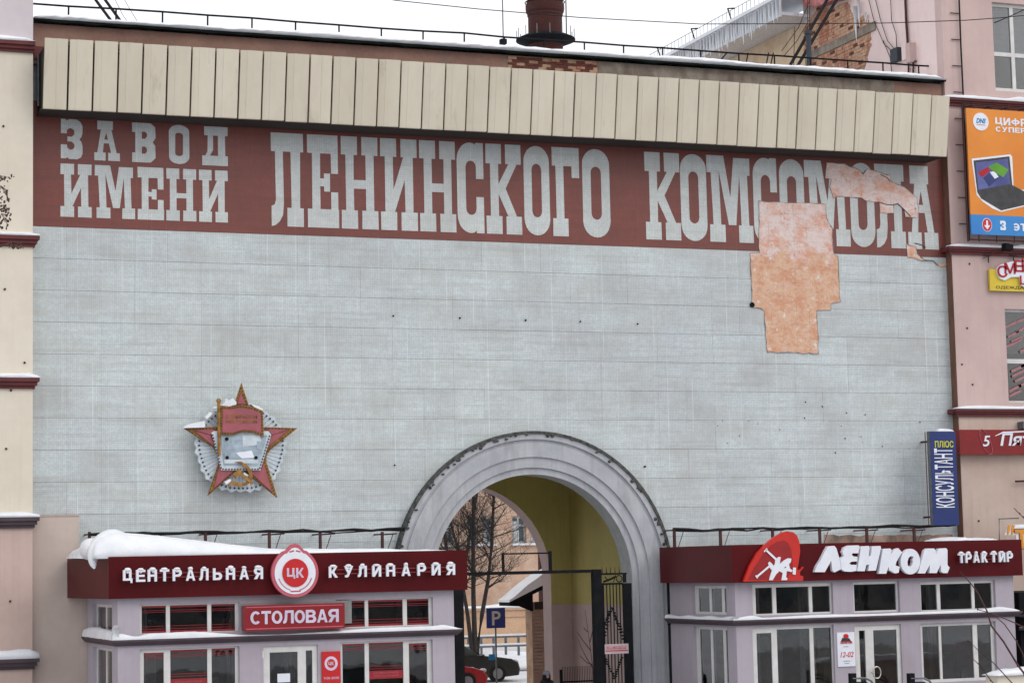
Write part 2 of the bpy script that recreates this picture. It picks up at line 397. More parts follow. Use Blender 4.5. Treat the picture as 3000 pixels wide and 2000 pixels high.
MAT['hood'] = plain('black_hood', S(24, 24, 28), scale=5, rough=.95)
MAT['silver_trim'] = plain('chrome_ring', S(200, 196, 186), scale=3, rough=.25, metal=.7)
MAT['red_black'] = plain('red_print_dark', S(150, 30, 34), scale=6)
MAT['orange_red'] = plain('orange_red_emblem', S(196, 34, 24), S(186, 30, 22), scale=3, rough=.4, fine=.01)
MAT['deep_red'] = plain('deep_red_emblem', S(150, 18, 22), S(140, 16, 20), scale=3, rough=.4, fine=.01)

# ------------------------------------------------------------------ lettering
def text_mesh(s, x0, x1, z0, z1, y, depth, bold=.0, shear=0, rot=0):
    """text mesh filling a box in a vertical plane facing the street; returns MB"""
    cu = bpy.data.curves.new('lettering', 'FONT'); cu.body = s; cu.size = 1; cu.offset = bold; cu.shear = shear
    cu.extrude = .01; cu.resolution_u = 3
    ob = bpy.data.objects.new('lettering', cu); COL.objects.link(ob)
    dg = bpy.context.evaluated_depsgraph_get(); me = bpy.data.meshes.new_from_object(ob.evaluated_get(dg))
    vs_ = [v.co.copy() for v in me.vertices]; fs = [tuple(p.vertices) for p in me.polygons]
    bpy.data.objects.remove(ob); bpy.data.curves.remove(cu); bpy.data.meshes.remove(me)
    if rot: vs_ = [Vector((-v.y, v.x, v.z)) for v in vs_]
    xs = [v.x for v in vs_]; ys = [v.y for v in vs_]
    ax, bx, ay, by = min(xs), max(xs), min(ys), max(ys)
    mb = MB()
    for v in vs_:
        mb.v.append((x0+(v.x-ax)/(bx-ax)*(x1-x0), y - (depth if v.z > 0 else 0), z0+(v.y-ay)/(by-ay)*(z1-z0)))
    mb.f = fs
    return mb

def ell(cx, cz, rx, rz, n=28, a0=0, a1=2*pi):
    closed = abs(a1-a0-2*pi) < 1e-6
    k = n if closed else n+1
    return [(cx+rx*cos(a0+(a1-a0)*i/n), cz+rz*sin(a0+(a1-a0)*i/n)) for i in range(k)]

# slab glyphs on the unit square (list of polygons, each [outer, hole...])
def R4(a, b, c, d): return [[(a, c), (b, c), (b, d), (a, d)]]
def arc(cx, cz, rx, rz, a0, a1, n=8): return [(cx+rx*cos(radians(a0+(a1-a0)*i/n)), cz+rz*sin(radians(a0+(a1-a0)*i/n))) for i in range(n+1)]
HB = lambda a, b: [R4(a, b, 0, .2), R4(a, b, .8, 1)]
OUT_O = arc(.5, .82, .5, .18, 0, 180, 12) + arc(.5, .18, .5, .18, 180, 360, 12)
def hole_o(a, b, h=.3, lo=.2, hi=.8): return arc((a+b)/2, hi-.07, (b-a)/2, .07, 0, 180, 8) + arc((a+b)/2, lo+.07, (b-a)/2, .07, 180, 360, 8)
GL = {
 'Л': [[[(0,.8),(.12,.8),(.14,.28),(.10,.23),(0,.215),(0,0),(.12,.01),(.25,.05),(.35,.12),(.385,.25),(.37,.8),(.61,.8),(.62,.2),(.49,.2),(.49,0),(1,0),(1,.2),(.89,.2),(.9,.8),(1,.8),(1,1),(0,1)]]],
 'Е': [[[(0,0),(1,0),(1,.2),(.98,.2),(.98,.385),(.76,.385),(.76,.2),(.41,.2),(.41,.445),(.53,.445),(.53,.39),(.72,.39),(.72,.585),(.53,.585),(.53,.53),(.41,.53),(.41,.8),(.76,.8),(.76,.585),(.98,.585),(.98,1),(0,1),(0,.8),(.15,.8),(.15,.2),(0,.2)]]],
 'Н': [[[(0,0),(.44,0),(.44,.2),(.34,.2),(.34,.435),(.67,.435),(.67,.2),(.56,.2),(.56,0),(1,0),(1,.2),(.89,.2),(.89,.8),(1,.8),(1,1),(.56,1),(.56,.8),(.67,.8),(.67,.53),(.34,.53),(.34,.8),(.44,.8),(.44,1),(0,1),(0,.8),(.12,.8),(.12,.2),(0,.2)]]],
 'И': [[[(0,0),(.44,0),(.44,.2),(.38,.2),(.66,.55),(.67,.2),(.56,.2),(.56,0),(1,0),(1,.2),(.89,.2),(.89,.8),(1,.8),(1,1),(.56,1),(.56,.8),(.63,.8),(.35,.44),(.34,.8),(.44,.8),(.44,1),(0,1),(0,.8),(.12,.8),(.12,.2),(0,.2)]]],
 'С': [[[(1,1),(.72,1),(.68,.98)] + arc(.5,.8,.5,.2,75,180,8) + arc(.5,.2,.5,.2,180,285,8) + [(.7,.03),(.72,0),(1,0),(1,.4),(.72,.4)] + arc(.525,.27,.195,.07,0,-180,8) + arc(.525,.73,.195,.07,180,0,8) + [(.72,.6),(1,.6)]]],
 'К': [[[(0,0),(.44,0),(.44,.2),(.35,.2),(.35,.445),(.62,.2),(.56,.2),(.56,0),(1,0),(1,.2),(.86,.2),(.55,.507),(.88,.78),(1,.78),(1,1),(.56,1),(.56,.78),(.64,.78),(.35,.555),(.35,.78),(.44,.78),(.44,1),(0,1),(0,.78),(.12,.78),(.12,.2),(0,.2)]]],
 'О': [[OUT_O, hole_o(.31, .69)]],
 'Г': [[[(0,0),(.56,0),(.56,.2),(.42,.2),(.42,.79),(.72,.79),(.72,.66),(1,.66),(1,1),(0,1),(0,.79),(.13,.79),(.13,.2),(0,.2)]]],
 'М': [[[(.04,0),(.38,0),(.38,.2),(.29,.2),(.26,.84),(.455,.2),(.62,.2),(.72,.78),(.74,.2),(.68,.2),(.68,0),(1,0),(1,.2),(.91,.2),(.89,.78),(.95,.78),(.95,.98),(.6,.98),(.51,.52),(.38,1),(0,1),(0,.8),(.09,.8),(.12,.2),(.04,.2)]]],
 'А': [[[(.12,1),(.73,1),(.73,.78),(.67,.78),(.87,.2),(1,.2),(1,0),(.54,0),(.54,.2),(.65,.2),(.57,.435),(.37,.435),(.33,.2),(.44,.2),(.44,0),(0,0),(0,.2),(.12,.2),(.26,.78),(.12,.78)], [(.47,.7),(.53,.53),(.385,.53)]]],
 'З': [[[(0,1),(.22,1),(.25,.965),(.4,1),(.72,1),(.9,.94),(1,.84),(1,.66),(.95,.56),(.85,.5),(.95,.44),(1,.34),(1,.14),(.92,.05),(.75,0),(.4,0),(.28,.04),(.24,.01),(0,.01),(0,.36),(.28,.36),(.3,.28),(.42,.23),(.55,.24),(.63,.3),(.62,.38),(.5,.44),(.3,.44),(.3,.56),(.5,.56),(.62,.62),(.62,.72),(.5,.77),(.38,.77),(.28,.72),(.28,.64),(0,.64)]]],
 'В': [[[(0,1),(.8,1),(1,.9),(1,.62),(.88,.52),(1,.42),(1,.12),(.8,0),(0,0),(0,.24),(.14,.24),(.14,.76),(0,.76)], [(.42,.78),(.56,.78),(.64,.73),(.64,.66),(.56,.6),(.42,.6)], [(.42,.4),(.56,.4),(.64,.35),(.64,.27),(.56,.22),(.42,.22)]]],
 'Д': [[[(.08,1),(1,1),(1,.77),(.9,.77),(.9,.25),(1,.25),(1,0),(0,0),(0,.25),(.12,.25),(.2,.35),(.22,.77),(.08,.77)], [(.42,.77),(.62,.77),(.62,.25),(.3,.25),(.42,.4)]]],
}
def glyph(ch, x0, x1, z0, z1, y, depth, jit=.006):
    mb = MB()
    for polys in GL[ch]:
        mb.prism([[(x0+(x1-x0)*(p[0]+random.uniform(-jit, jit)), z0+(z1-z0)*p[1]) for p in L] for L in polys], y-depth, y)
    return mb

A_ = arc
GS = {
 'А': [[[(.36,1),(.64,1),(1,0),(.76,0),(.69,.2),(.31,.2),(.24,0),(0,0)], [(.5,.74),(.63,.38),(.37,.38)]]],
 'В': [[[(0,0),(.6,0)]+A_(.64,.28,.36,.28,-80,75,6)+A_(.58,.74,.36,.26,-60,88,6)+[(0,1)], [(.26,.2),(.26,.42),(.6,.42),(.7,.36),(.7,.26),(.6,.2)], [(.26,.6),(.26,.8),(.56,.8),(.66,.75),(.66,.65),(.56,.6)]]],
 'Е': [[[(0,0),(1,0),(1,.19),(.28,.19),(.28,.41),(.92,.41),(.92,.59),(.28,.59),(.28,.81),(1,.81),(1,1),(0,1)]]],
 'И': [[[(0,0),(.26,0),(.74,.62),(.74,0),(1,0),(1,1),(.74,1),(.26,.38),(.26,1),(0,1)]]],
 'Й': [[[(0,0),(.26,0),(.74,.5),(.74,0),(1,0),(1,.82),(.74,.82),(.26,.3),(.26,.82),(0,.82)]], [[(.25,1),(.32,.9),(.68,.9),(.75,1),(.6,1),(.55,.96),(.45,.96),(.4,1)]]],
 'К': [[[(0,0),(.27,0),(.27,.4),(.36,.4),(.7,0),(1,0),(.58,.5),(.96,1),(.68,1),(.36,.6),(.27,.6),(.27,1),(0,1)]]],
 'Л': [[[(0,0),(.14,0),(.3,.08),(.38,.3),(.42,.8),(.74,.8),(.74,0),(1,0),(1,1),(.18,1),(.14,.4),(.08,.22),(0,.2)]]],
 'М': [[[(0,0),(.22,0),(.22,.6),(.42,0),(.58,0),(.78,.6),(.78,0),(1,0),(1,1),(.7,1),(.5,.4),(.3,1),(0,1)]]],
 'Н': [[[(0,0),(.27,0),(.27,.41),(.73,.41),(.73,0),(1,0),(1,1),(.73,1),(.73,.59),(.27,.59),(.27,1),(0,1)]]],
 'О': [[A_(.5,.5,.5,.5,0,345,23), A_(.5,.5,.25,.31,0,337,15)]],
 'П': [[[(0,0),(.27,0),(.27,.8),(.73,.8),(.73,0),(1,0),(1,1),(0,1)]]],
 'Р': [[[(0,0),(.27,0),(.27,.36),(.6,.36)]+A_(.62,.68,.38,.32,-80,88,8)+[(0,1)], [(.27,.55),(.27,.81),(.56,.81),(.7,.74),(.7,.62),(.56,.55)]]],
 'С': [[A_(.52,.5,.52,.5,40,320,20)+A_(.52,.5,.25,.31,-45,-315,16)]],
 'Т': [[[(.36,0),(.64,0),(.64,.8),(1,.8),(1,1),(0,1),(0,.8),(.36,.8)]]],
 'У': [[[(.1,0),(.36,0),(.48,.08),(1,1),(.73,1),(.52,.56),(.29,1),(0,1),(.38,.36),(.3,.2),(.1,.2)]]],
 'Ф': [[A_(.5,.5,.5,.32,0,85,5)+[(.6,1),(.4,1)]+A_(.5,.5,.5,.32,95,265,9)+[(.4,0),(.6,0)]+A_(.5,.5,.5,.32,275,345,5), [(.4,.34),(.26,.42),(.26,.58),(.4,.66)], [(.6,.34),(.74,.42),(.74,.58),(.6,.66)]]],
 'Ц': [[[(0,.12),(.8,.12),(.8,-.08),(1,-.08),(1,.3),(.9,.3),(.9,1),(.64,1),(.64,.31),(.26,.31),(.26,1),(0,1)]]],
 'Ь': [[[(0,0),(.6,0)]+A_(.62,.32,.38,.32,-88,80,8)+[(.27,.64),(.27,1),(0,1)], [(.27,.19),(.27,.45),(.56,.45),(.7,.38),(.7,.26),(.56,.19)]]],
 'Э': [[[(1-p[0], p[1]) for p in A_(.52,.5,.52,.5,40,320,20)+A_(.52,.5,.25,.31,-45,-155,7)+[(.85,.41),(.85,.59),(.3,.59)]+A_(.52,.5,.25,.31,-205,-315,7)]]],
 'Я': [[[(1-p[0],p[1]) for p in ([(0,0),(.27,0),(.27,.36),(.42,.36),(.68,0),(1,0),(.7,.4)]+A_(.62,.68,.38,.32,-62,88,7)+[(0,1)])], [(1-p[0],p[1]) for p in [(.27,.55),(.27,.81),(.56,.81),(.7,.74),(.7,.62),(.56,.55)]]]],
}
def sans(word, x0, x1, z0, z1, y, depth, gap=.14):
    """bold sans lettering filling a box (one mesh)"""
    wd = {'М': 1.2, 'Ф': 1.25, 'Е': .85, 'С': .95, 'Т': .9, 'Р': .88, 'Ц': 1.05}
    ws = [wd.get(c, 1.0) for c in word]; tot = sum(ws)+gap*(len(word)-1); k = (x1-x0)/tot
    mb = MB(); x = x0
    for c, w in zip(word, ws):
        for polys in GS[c]:
            mb.prism([[(x+p[0]*w*k, z0+(z1-z0)*p[1]) for p in L] for L in polys], y-depth, y)
        x += (w+gap)*k
    return mb

# ================================================================== SETTING
gr = MB()
n = 40
rg = random.Random(4)
def gh(x, y):
    d = max(0.0, min(1.0, (abs(y-25)-2)/3))
    return 0
gr.quad((-700, -400, 0), (900, -400, 0), (900, 1100, 0), (-700, 1100, 0))
gr.build('ground', plain('snowy_ground', (.62, .64, .67, 1), (.46, .47, .49, 1), scale=.35, rough=.7, fine=.03, bmp=.2), origin=(0, 0, 0), kind='structure')
MB().box(-60, 160, -53, -18, -.2, .004).build('road', plain('slushy_asphalt', S(88, 87, 88), S(130, 131, 134), scale=.5, rough=.6), origin=(0, -25, 0), kind='structure')  # unseen road, widened so the lower panes reflect dark asphalt, not bright snow
MB().box(8, 60, 16, 46, -.2, .006).build('yard', plain('trodden_snow', (.74, .76, .8, 1), (.6, .61, .64, 1), scale=.8, rough=.8), origin=(20, 30, 0), kind='structure')
MB().box(-20, 60, -17.5, -4.9, -.2, .13).build('pavement', plain('pavement_snow', (.56, .57, .6, 1), (.38, .39, .41, 1), scale=.9, rough=.8), origin=(20, -11, 0), kind='structure')

# ================================================================== GATEWAY BUILDING
XL, XR = 7.90, 34.19
gate_b = thing('gateway_building', 'pale grey mosaic-tiled gateway block with arched passage and red lettered band', 'building', (21.08, 0, 0))
CX, ZS, RO, RI = 21.08, 4.06, 3.98, 2.83
TOPZ = 18.36
# structural wall with arched opening (0 .. 0.65) and body behind
hole = [(CX-RI, .001)] + [(CX-RI*cos(pi*i/24), ZS+RI*sin(pi*i/24)) for i in range(25)] + [(CX+RI, .001)]
outer = [(XL, 0), (CX-RI, 0)] + hole[1:-1] + [(CX+RI, 0), (XR, 0), (XR, 17.6), (XL, 17.6)]
MB().prism([outer], 0, .65).build('wall', MAT['joint'], gate_b)
# rear wall with the far arch
outer2 = [(XL, 0), (CX-RI, 0)] + hole[1:-1] + [(CX+RI, 0), (XR, 0), (XR, 17.6), (XL, 17.6)]
MB().prism([outer2], 5.9, 6.55).build('rear_wall', MAT['hall_pink'], gate_b)
HX0, HX1 = CX-3.45, CX+3.47
ZY = 3.32
for nm, a, b in (('passage_wall', HX0-.3, HX0), ('passage_wall', HX1, HX1+.3)):
    B(a, b, .652, 5.898, ZY, 8.2).build(nm, MAT['yellow'], gate_b)
    B(a, b, .652, 5.898, 0, ZY-.004).build('passage_dado', MAT['hall_pink'], gate_b)
# yellow paint on the far pier face inside the passage (thin render coat)
B(HX0, HX1, .652, 5.898, 8.0, 8.2).build('passage_ceiling', MAT['yellow'], gate_b)
def pier(xa, xb, y0, y1, z0, z1, m, nm):
    pts = [(xa, z0), (xb, z0), (xb, z1), (xa, z1)]
    return MB().prism(pts, y0, y1).build(nm, m, gate_b)
# far inner face: arch-shaped coat
zz = [(HX0+.001, ZY)] + [(CX-RI, ZY)] + [(CX-RI*cos(pi*i/24), ZS+RI*sin(pi*i/24)) for i in range(25)] + [(CX+RI, ZY), (HX1-.001, ZY), (HX1-.001, 7.998), (HX0+.001, 7.998)]
MB().prism([zz], 5.87, 5.897).build('passage_end_coat', MAT['yellow'], gate_b)
B(XL, XR, 7, 7.3, 8.2, 17.6).build('upper_rear_wall', MAT['parapet'], gate_b)

# arch surround (moulded archivolt): stepped rings
def ring(r0, r1, y0, y1, mat, nm, zlow=0.0, n=48, parent=gate_b, **kw):
    pts = [(CX-r1, zlow)] + [(CX-r1*cos(pi*i/n), ZS+r1*sin(pi*i/n)) for i in range(n+1)] + [(CX+r1, zlow)]
    pts += [(CX+r0, zlow)] + [(CX+r0*cos(pi*i/n), ZS+r0*sin(pi*i/n)) for i in range(n+1)] + [(CX-r0, zlow)]
    return MB().prism([pts], y0, y1).build(nm, mat, parent, **kw)
surround = ring(RI, RI+.18, -.055, -.001, MAT['arch'], 'arch_moulding')
ring(RI+.181, RI+.46, -.115, -.001, MAT['arch'], 'arch_moulding')
ring(RI+.461, RI+.85, -.17, -.001, MAT['arch'], 'arch_moulding')
ring(RI+.851, RI+.93, -.145, -.001, MAT['arch'], 'arch_moulding')
ring(RI+.931, RO-.075, -.21, -.001, MAT['arch'], 'arch_moulding')
ring(RO-.074, RO, -.25, -.001, MAT['arch_edge'], 'arch_drip_edge', zlow=3.2)
# frost / debris bits on the drip edge
mb = MB()
for i in range(60):
    a = radians(random.uniform(8, 172)); r = RO-.10+random.uniform(-.05, .04)
    mb.ball((CX+r*cos(a), -.23, ZS+r*sin(a)), .05, .03, .02+random.random()*.03, 6, 4, .2, i)
mb.build('edge_moss', MAT['arch_edge'], gate_b, kind='stuff')

# tile panels -------------------------------------------------------
ZB = 13.13     # bottom of the red band
PW, PH = .845, .795
GAP = .007
cols = 31; PW = (XR-XL)/cols
Rm = RO-.12
k = 0
for r in range(11):
    z1 = ZB - r*PH - GAP; z0 = ZB-(r+1)*PH
    for c in range(cols):
        x0 = XL + c*PW + .001; x1 = XL+(c+1)*PW-.001
        # skip panels fully behind pavilion roofs or inside the arch
        if z1 < 4.5 and not (CX-RO-.2 < x1 and x0 < CX+RO+.2): continue
        far = max(sqrt((x-CX)**2+(z-ZS)**2) for x in (x0, x1) for z in (z0, z1)) if z0 > ZS else None
        dx = max(0, x0-CX, CX-x1)
        if z1 <= ZS+.3:
            if abs((x0+x1)/2-CX) < RO: continue
            poly = [(x0, z0), (x1, z0), (x1, z1), (x0, z1)]
        else:
            if dx < Rm and far is not None and far <= Rm: continue
            lo = []
            for i in range(9):
                x = x0+(x1-x0)*i/8
                zc = z0
                if abs(x-CX) < Rm: zc = max(z0, ZS+sqrt(Rm*Rm-(x-CX)**2))
                lo.append((x, min(zc, z1-.002)))
            if all(q[1] >= z1-.003 for q in lo): continue
            if all(abs(q[1]-z0) < 1e-6 for q in lo): lo = [lo[0], lo[-1]]
            poly = lo + [(x1, z1), (x0, z1)]
        d = random.uniform(-.0035, .0035)
        MB().prism(poly, -.022+d, -.001).build('tile_panel', MAT['tile'], gate_b, origin=((x0+x1)/2, 0, z0)); k += 1
# red band
band = MB().prism([(XL, ZB), (XR, ZB), (XR, 16.3), (XL, 16.3)], -.026, -.001).build('red_band', MAT['red_tile'], gate_b)

ROWS = [
 ('ЗАВОД', [(398,540),(618,785),(865,1018),(1107,1240),(1325,1492)], (783, 1043, 469), None),
 ('ИМЕНИ', [(395,600),(620,885),(902,1075),(1090,1285),(1305,1493)], (1075, 1428, 497), None)]
zt, zb = wz(200, 350), wz(200, 466.5)
for ch, (a, b) in zip('ЗАВОД', ROWS[0][1]):
    glyph(ch, wx(a/2.24, 420), wx(b/2.24, 420), zb, zt, -.0265, .006).build('letter', MAT['letter_tile'], gate_b)
zt, zb = wz(200, 480.5), wz(200, 636)
for ch, (a, b) in zip('ИМЕНИ', ROWS[1][1]):
    glyph(ch, wx(a/2.24, 560), wx(b/2.24, 560), zb, zt, -.0265, .006).build('letter', MAT['letter_tile'], gate_b)
zt, zb = wz(841, 391), wz(841, 664)
zt2, zb2 = wz(2700, 487), wz(2720, 731)
LN = [('Л',793.7,888),('Е',900,991),('Н',999,1106),('И',1114,1221),('Н',1228.6,1333.5),('С',1338,1415.6),('К',1423,1526),('О',1534,1608.6),('Г',1617.5,1696.7),('О',1705.6,1785),
      ('К',1889,1991),('О',1993,2069),('М',2071,2203),('С',2206,2275.6),('О',2283,2355),('М',2357.6,2486),('О',2489.7,2559.7),('Л',2564,2648.6),('А',2656,2744)]
for ch, a, b in LN:
    ym = 528 + (a-794)*.042
    q = (a-794)/1900
    glyph(ch, wx(a, ym), wx(b, ym), zb+(zb2-zb)*q, zt+(zt2-zt)*q, -.0265, .006, .004).build('letter', MAT['letter_tile'], gate_b)

# bare render patches where the mosaic has fallen off
def rough(pts, amp=.012, sub=4):
    out = []
    for i, p in enumerate(pts):
        q = pts[(i+1) % len(pts)]
        L = sqrt((p[0]-q[0])**2+(p[1]-q[1])**2); s = max(1, int(L/.16))
        for k in range(s):
            t = k/s; out.append((p[0]+(q[0]-p[0])*t+random.uniform(-amp, amp), p[1]+(q[1]-p[1])*t+random.uniform(-amp, amp)))
    return out
patches = [
 [(2222,590),(2417,598),(2420,640),(2435,670),(2440,746),(2453,749),(2460,882),(2433,889),(2432,907.6),(2390.6,909),(2396.4,1035),(2245.5,1031),(2236.6,911),(2225,902),(2203,900),(2196.4,740.6),(2223,739)],
 [(2419.9,479),(2473,479),(2488,489),(2516,498.5),(2529,509),(2538,496),(2559.7,500.7),(2605,517),(2607.4,531),(2627,542),(2648.6,548),(2670,568),(2683,578.8),(2688.7,611),(2685.5,638),(2649.7,636),(2648.6,613.5),(2627,596),(2616,600),(2615,623),(2578,624),(2576,592),(2535.9,589.6),(2523,581),(2447,575.5),(2440.5,583),(2429.6,548),(2434,524.6),(2415.5,522.4)],
 [(2653,716.5),(2681,724),(2685.5,743.6),(2709,765),(2657,752)],
 [(2745,772),(2770,772),(2770,783),(2752,781)],
 [(2412,1568),(2790,1566),(2790,1600),(2412,1600)]]
for i, p in enumerate(patches):
    MB().prism([rough(xz(p), .014 if i < 4 else .03)], -.0375-.001*i, -.001).build('bare_patch', MAT['bare'] if i < 4 else plain('stained_render', S(176,150,138), S(110,96,88), scale=2.2, rough=.95, bmp=.5, dirt=S(200,150,128), dirt_lo=.5), gate_b)
for o in [c for c in gate_b.children if c.name.startswith('bare_patch')][:3]:
    n_ = len(o.data.vertices)//2; rr = random.Random(n_)
    loop = [Vector(o.data.vertices[i].co)+wloc(o) for i in range(n_)]
    mb = MB(); loop2 = [(p.x+rr.uniform(-.012, .012), -.040, p.z+rr.uniform(-.012, .012)) for p in loop]
    mb.tube(loop2+[loop2[0]], [rr.uniform(.004, .016) for _ in range(n_+1)], 4, False)
    mb.build('broken_edge', MAT['edge_grey'], gate_b)
# cracks with lifted tile edges
for pts in ([(2607,531),(2600,521),(2580,512)], [(2576,592),(2600,600),(2616,600),(2630,597),(2650,615),(2668,634)], [(2680,712),(2700,717),(2712,725)], [(2709,762),(2735,764),(2748,778)], [(2523,505),(2529,511),(2535,500)]):
    MB().tube([(*(W(a, b, -.046)),) for a, b in pts], .012, 4).build('crack_edge', MAT['arch_edge'], gate_b)
for a, b in [(1152,925),(1347,931.5),(1539.7,938),(1700,941.6),(1868,948.5),(1156,1362),(1889,1366),(2203,893)]:
    p = W(a, b, -.03); MB().tube([(p.x, -.06, p.z), (p.x, -.02, p.z)], random.uniform(.018, .028) if a != 2203 else .075, 8).build('anchor_stub', MAT['black'], gate_b)
for i in range(22):
    p = W(random.uniform(2060, 2700), random.uniform(1175, 1330), -.03)
    MB().tube([(p.x, -.032, p.z), (p.x, -.02, p.z)], random.uniform(.01, .022), 6).build('nail_hole', MAT['black'], gate_b)

# cornice of cream panels -------------------------------------------
CY = .45
cx0, cx1 = wx(123, 317, -.6-CY), wx(2773, 460, -.6-CY)
CZ0, CZ1 = (wz(123, 317, -.6-CY)+wz(2773, 460, -.6-CY))/2, (wz(128, 108, -.9-CY)+wz(2782, 286, -.9-CY))/2
cornice = B(cx0+.01, cx1-.01, -.58-CY, -.001, CZ0+.01, CZ0+.05).build('cornice_soffit', MAT['soffit'], gate_b)
B(cx0+.05, cx1-.03, -.55-CY, -.001, CZ0+.06, CZ1-.15).build('cornice_frame', MAT['clad_dark'], gate_b)
NP = 42; pw = (cx1-cx0)/NP
def clad_mesh(kind):
    # cross-section along x: recessed channel on the left third, bowed face on the rest
    mb = MB(); g = .023
    if kind == 0: prof = [(g, .04), (g+.003, -.022), (.30*pw, -.046), (.33*pw, -.058), (pw-g-.004, -.058), (pw-g, .04)]
    elif kind == 1: prof = [(g, .04), (g+.003, -.025), (.22*pw, -.044), (.25*pw, -.055), (pw-g-.004, -.050), (pw-g, .04)]
    else: prof = [(g, .04), (g+.004, -.045), (.5*pw, -.030), (.55*pw, -.046), (pw-g-.004, -.040), (pw-g, .04)]
    for a, b in zip(prof[:-1], prof[1:]):
        mb.quad((a[0], a[1]-.60-CY, CZ0), (b[0], b[1]-.60-CY, CZ0), (b[0], b[1]-.90-CY, CZ1), (a[0], a[1]-.90-CY, CZ1))
    # closed back, top and bottom
    m = len(prof)
    n0 = len(mb.v); mb.v += [(p[0], p[1]-.60-CY, CZ0) for p in prof]; mb.f.append(tuple(range(n0+m-1, n0-1, -1)))
    n0 = len(mb.v); mb.v += [(p[0], p[1]-.90-CY, CZ1) for p in prof]; mb.f.append(tuple(range(n0, n0+m)))
    a, b = prof[0], prof[-1]
    mb.quad((b[0], b[1]-.60-CY, CZ0), (a[0], a[1]-.60-CY, CZ0), (a[0], a[1]-.90-CY, CZ1), (b[0], b[1]-.90-CY, CZ1))
    return mb
protos = []
for k_ in range(3):
    me = bpy.data.meshes.new('cladding_panel'); mb = clad_mesh(k_); me.from_pydata(mb.v, [], mb.f); me.materials.append(MAT['cladding']); protos.append(me)
corn = B(cx0+.06, cx1-.04, -.84-CY, -.56-CY, CZ1-.14, CZ1-.04).build('cornice_rail', MAT['clad_dark'], gate_b)
for i in range(NP):
    o = inst('cladding_panel', protos[0 if i < 24 else (1 if i % 3 else 0)] if i % 11 else protos[2], gate_b, (cx0+i*pw, random.uniform(-.004, .004), random.uniform(-.008, .008)))
# pipes and boards in the gap left of the cornice
MB().tube([(8.0, -.3, 16.1), (8.0, -.3, 17.4)], .03, 6).build('pipe', MAT['metal'], gate_b)
# parapet above the cornice
B(XL, XR-.02, -.22, .3, 17.2, 18.22).build('parapet', MAT['parapet'], gate_b)
B(XL-.0, XR-.01, -.30, -.222, 17.3, 17.62).build('string_course', MAT['maroon'], gate_b)
bx0, bx1 = wx(1490, 190, -.25), wx(1752, 205, -.25)
B(bx1+.01, wx(2400, 240, -.25), -.245, -.221, 17.63, 18.21).build('weathered_render', MAT['parapet_bare'], gate_b)
B(wx(2401, 240, -.25), wx(2620, 250, -.25), -.24, -.221, 17.63, 18.21).build('weathered_render', MAT['parapet_bare'], gate_b)
B(bx0, bx1, -.226, -.221, 17.63, 18.21).build('mortar_bed', MAT['mortar'], gate_b)
me = bpy.data.meshes.new('brick'); q = B(0, .235, -.03, .01, 0, .066); me.from_pydata(q.v, [], q.f); me.materials.append(MAT['brick_dark'])
me2 = me.copy(); me2.materials.clear(); me2.materials.append(MAT['brick'])
for r in range(7):
    x = bx0 + (.12 if r % 2 else 0)
    while x < bx1-.25:
        if random.random() < .82: inst('brick', me if random.random() < .7 else me2, gate_b, (x, -.225+random.uniform(-.008, .01), 17.65+r*.078))
        x += .25
# roof deck, flashing and snow
B(XL, XR, .3, 7.3, 18.0, 18.30).build('roof_deck', MAT['flash'], gate_b)
mb = MB(); pts = []
nseg = 70
for i in range(nseg+1):
    x = XL-.05 + (XR+.06-XL)*i/nseg; w = random.uniform(-.02, .02)
    pts.append((x, 18.30+w*.6))
low = [(x, z-.055+random.uniform(-.018, .012)) for x, z in pts]
MB().prism([low + pts[::-1]], -.42, -.28).build('roof_edge', MAT['flash'], gate_b)

def snow_mesh(profile, y0, y1, zbase, n=60, rnd=.5, lump=.018, seed=1, nose=.5):
    """soft bank of snow: profile = [(x,height)], rounded front at y0"""
    rr = random.Random(seed); mb = MB()
    xs = [p[0] for p in profile]
    def h(x):
        for a, b in zip(profile[:-1], profile[1:]):
            if a[0] <= x <= b[0]:
                t = (x-a[0])/(b[0]-a[0]+1e-9); t = t*t*(3-2*t)*.5+t*.5; return a[1]+(b[1]-a[1])*t
        return profile[-1][1]
    sec = [(0, 0), (-.03, .25), (0, .6), (.06, .85), (.16, .97), (.4, 1.02), (.75, 1.0), (.97, .95), (1, 0)]
    m = len(sec)
    for i in range(n+1):
        x = xs[0]+(xs[-1]-xs[0])*i/n; hh = h(x)
        e = min(1, i/1.5, (n-i)/1.5); e = max(e, .0)
        for (u, v) in sec:
            zb_ = zbase(x) if callable(zbase) else zbase
            mb.v.append((x, y0+u*(y1-y0) + rr.uniform(-lump, lump)*(.4 if v else 0), zb_ + hh*v*(.35+.65*e) + rr.uniform(-lump, lump)*(1 if v else 0)*min(1, hh*8)))
    for i in range(n):
        for j in range(m-1):
            a = i*m+j; mb.f.append((a, a+m, a+m+1, a+1))
    mb.f.append(tuple(range(m))); mb.f.append(tuple(n*m+j for j in reversed(range(m))))
    return mb
rs = random.Random(7)
prof = []
x = XL-.03
while x < XR-.1:
    q = (x-XL)/(XR-XL)
    prof.append((x, .20+rs.uniform(-.04, .05) + (.03 if .25 < q < .8 else 0))); x += rs.uniform(.5, 1.1)
prof.append((XR+.01, .08))
snow_mesh(prof, -.41, 3.0, 18.302, n=150, seed=3).build('roof_snow', MAT['snow'], gate_b, smooth=True)

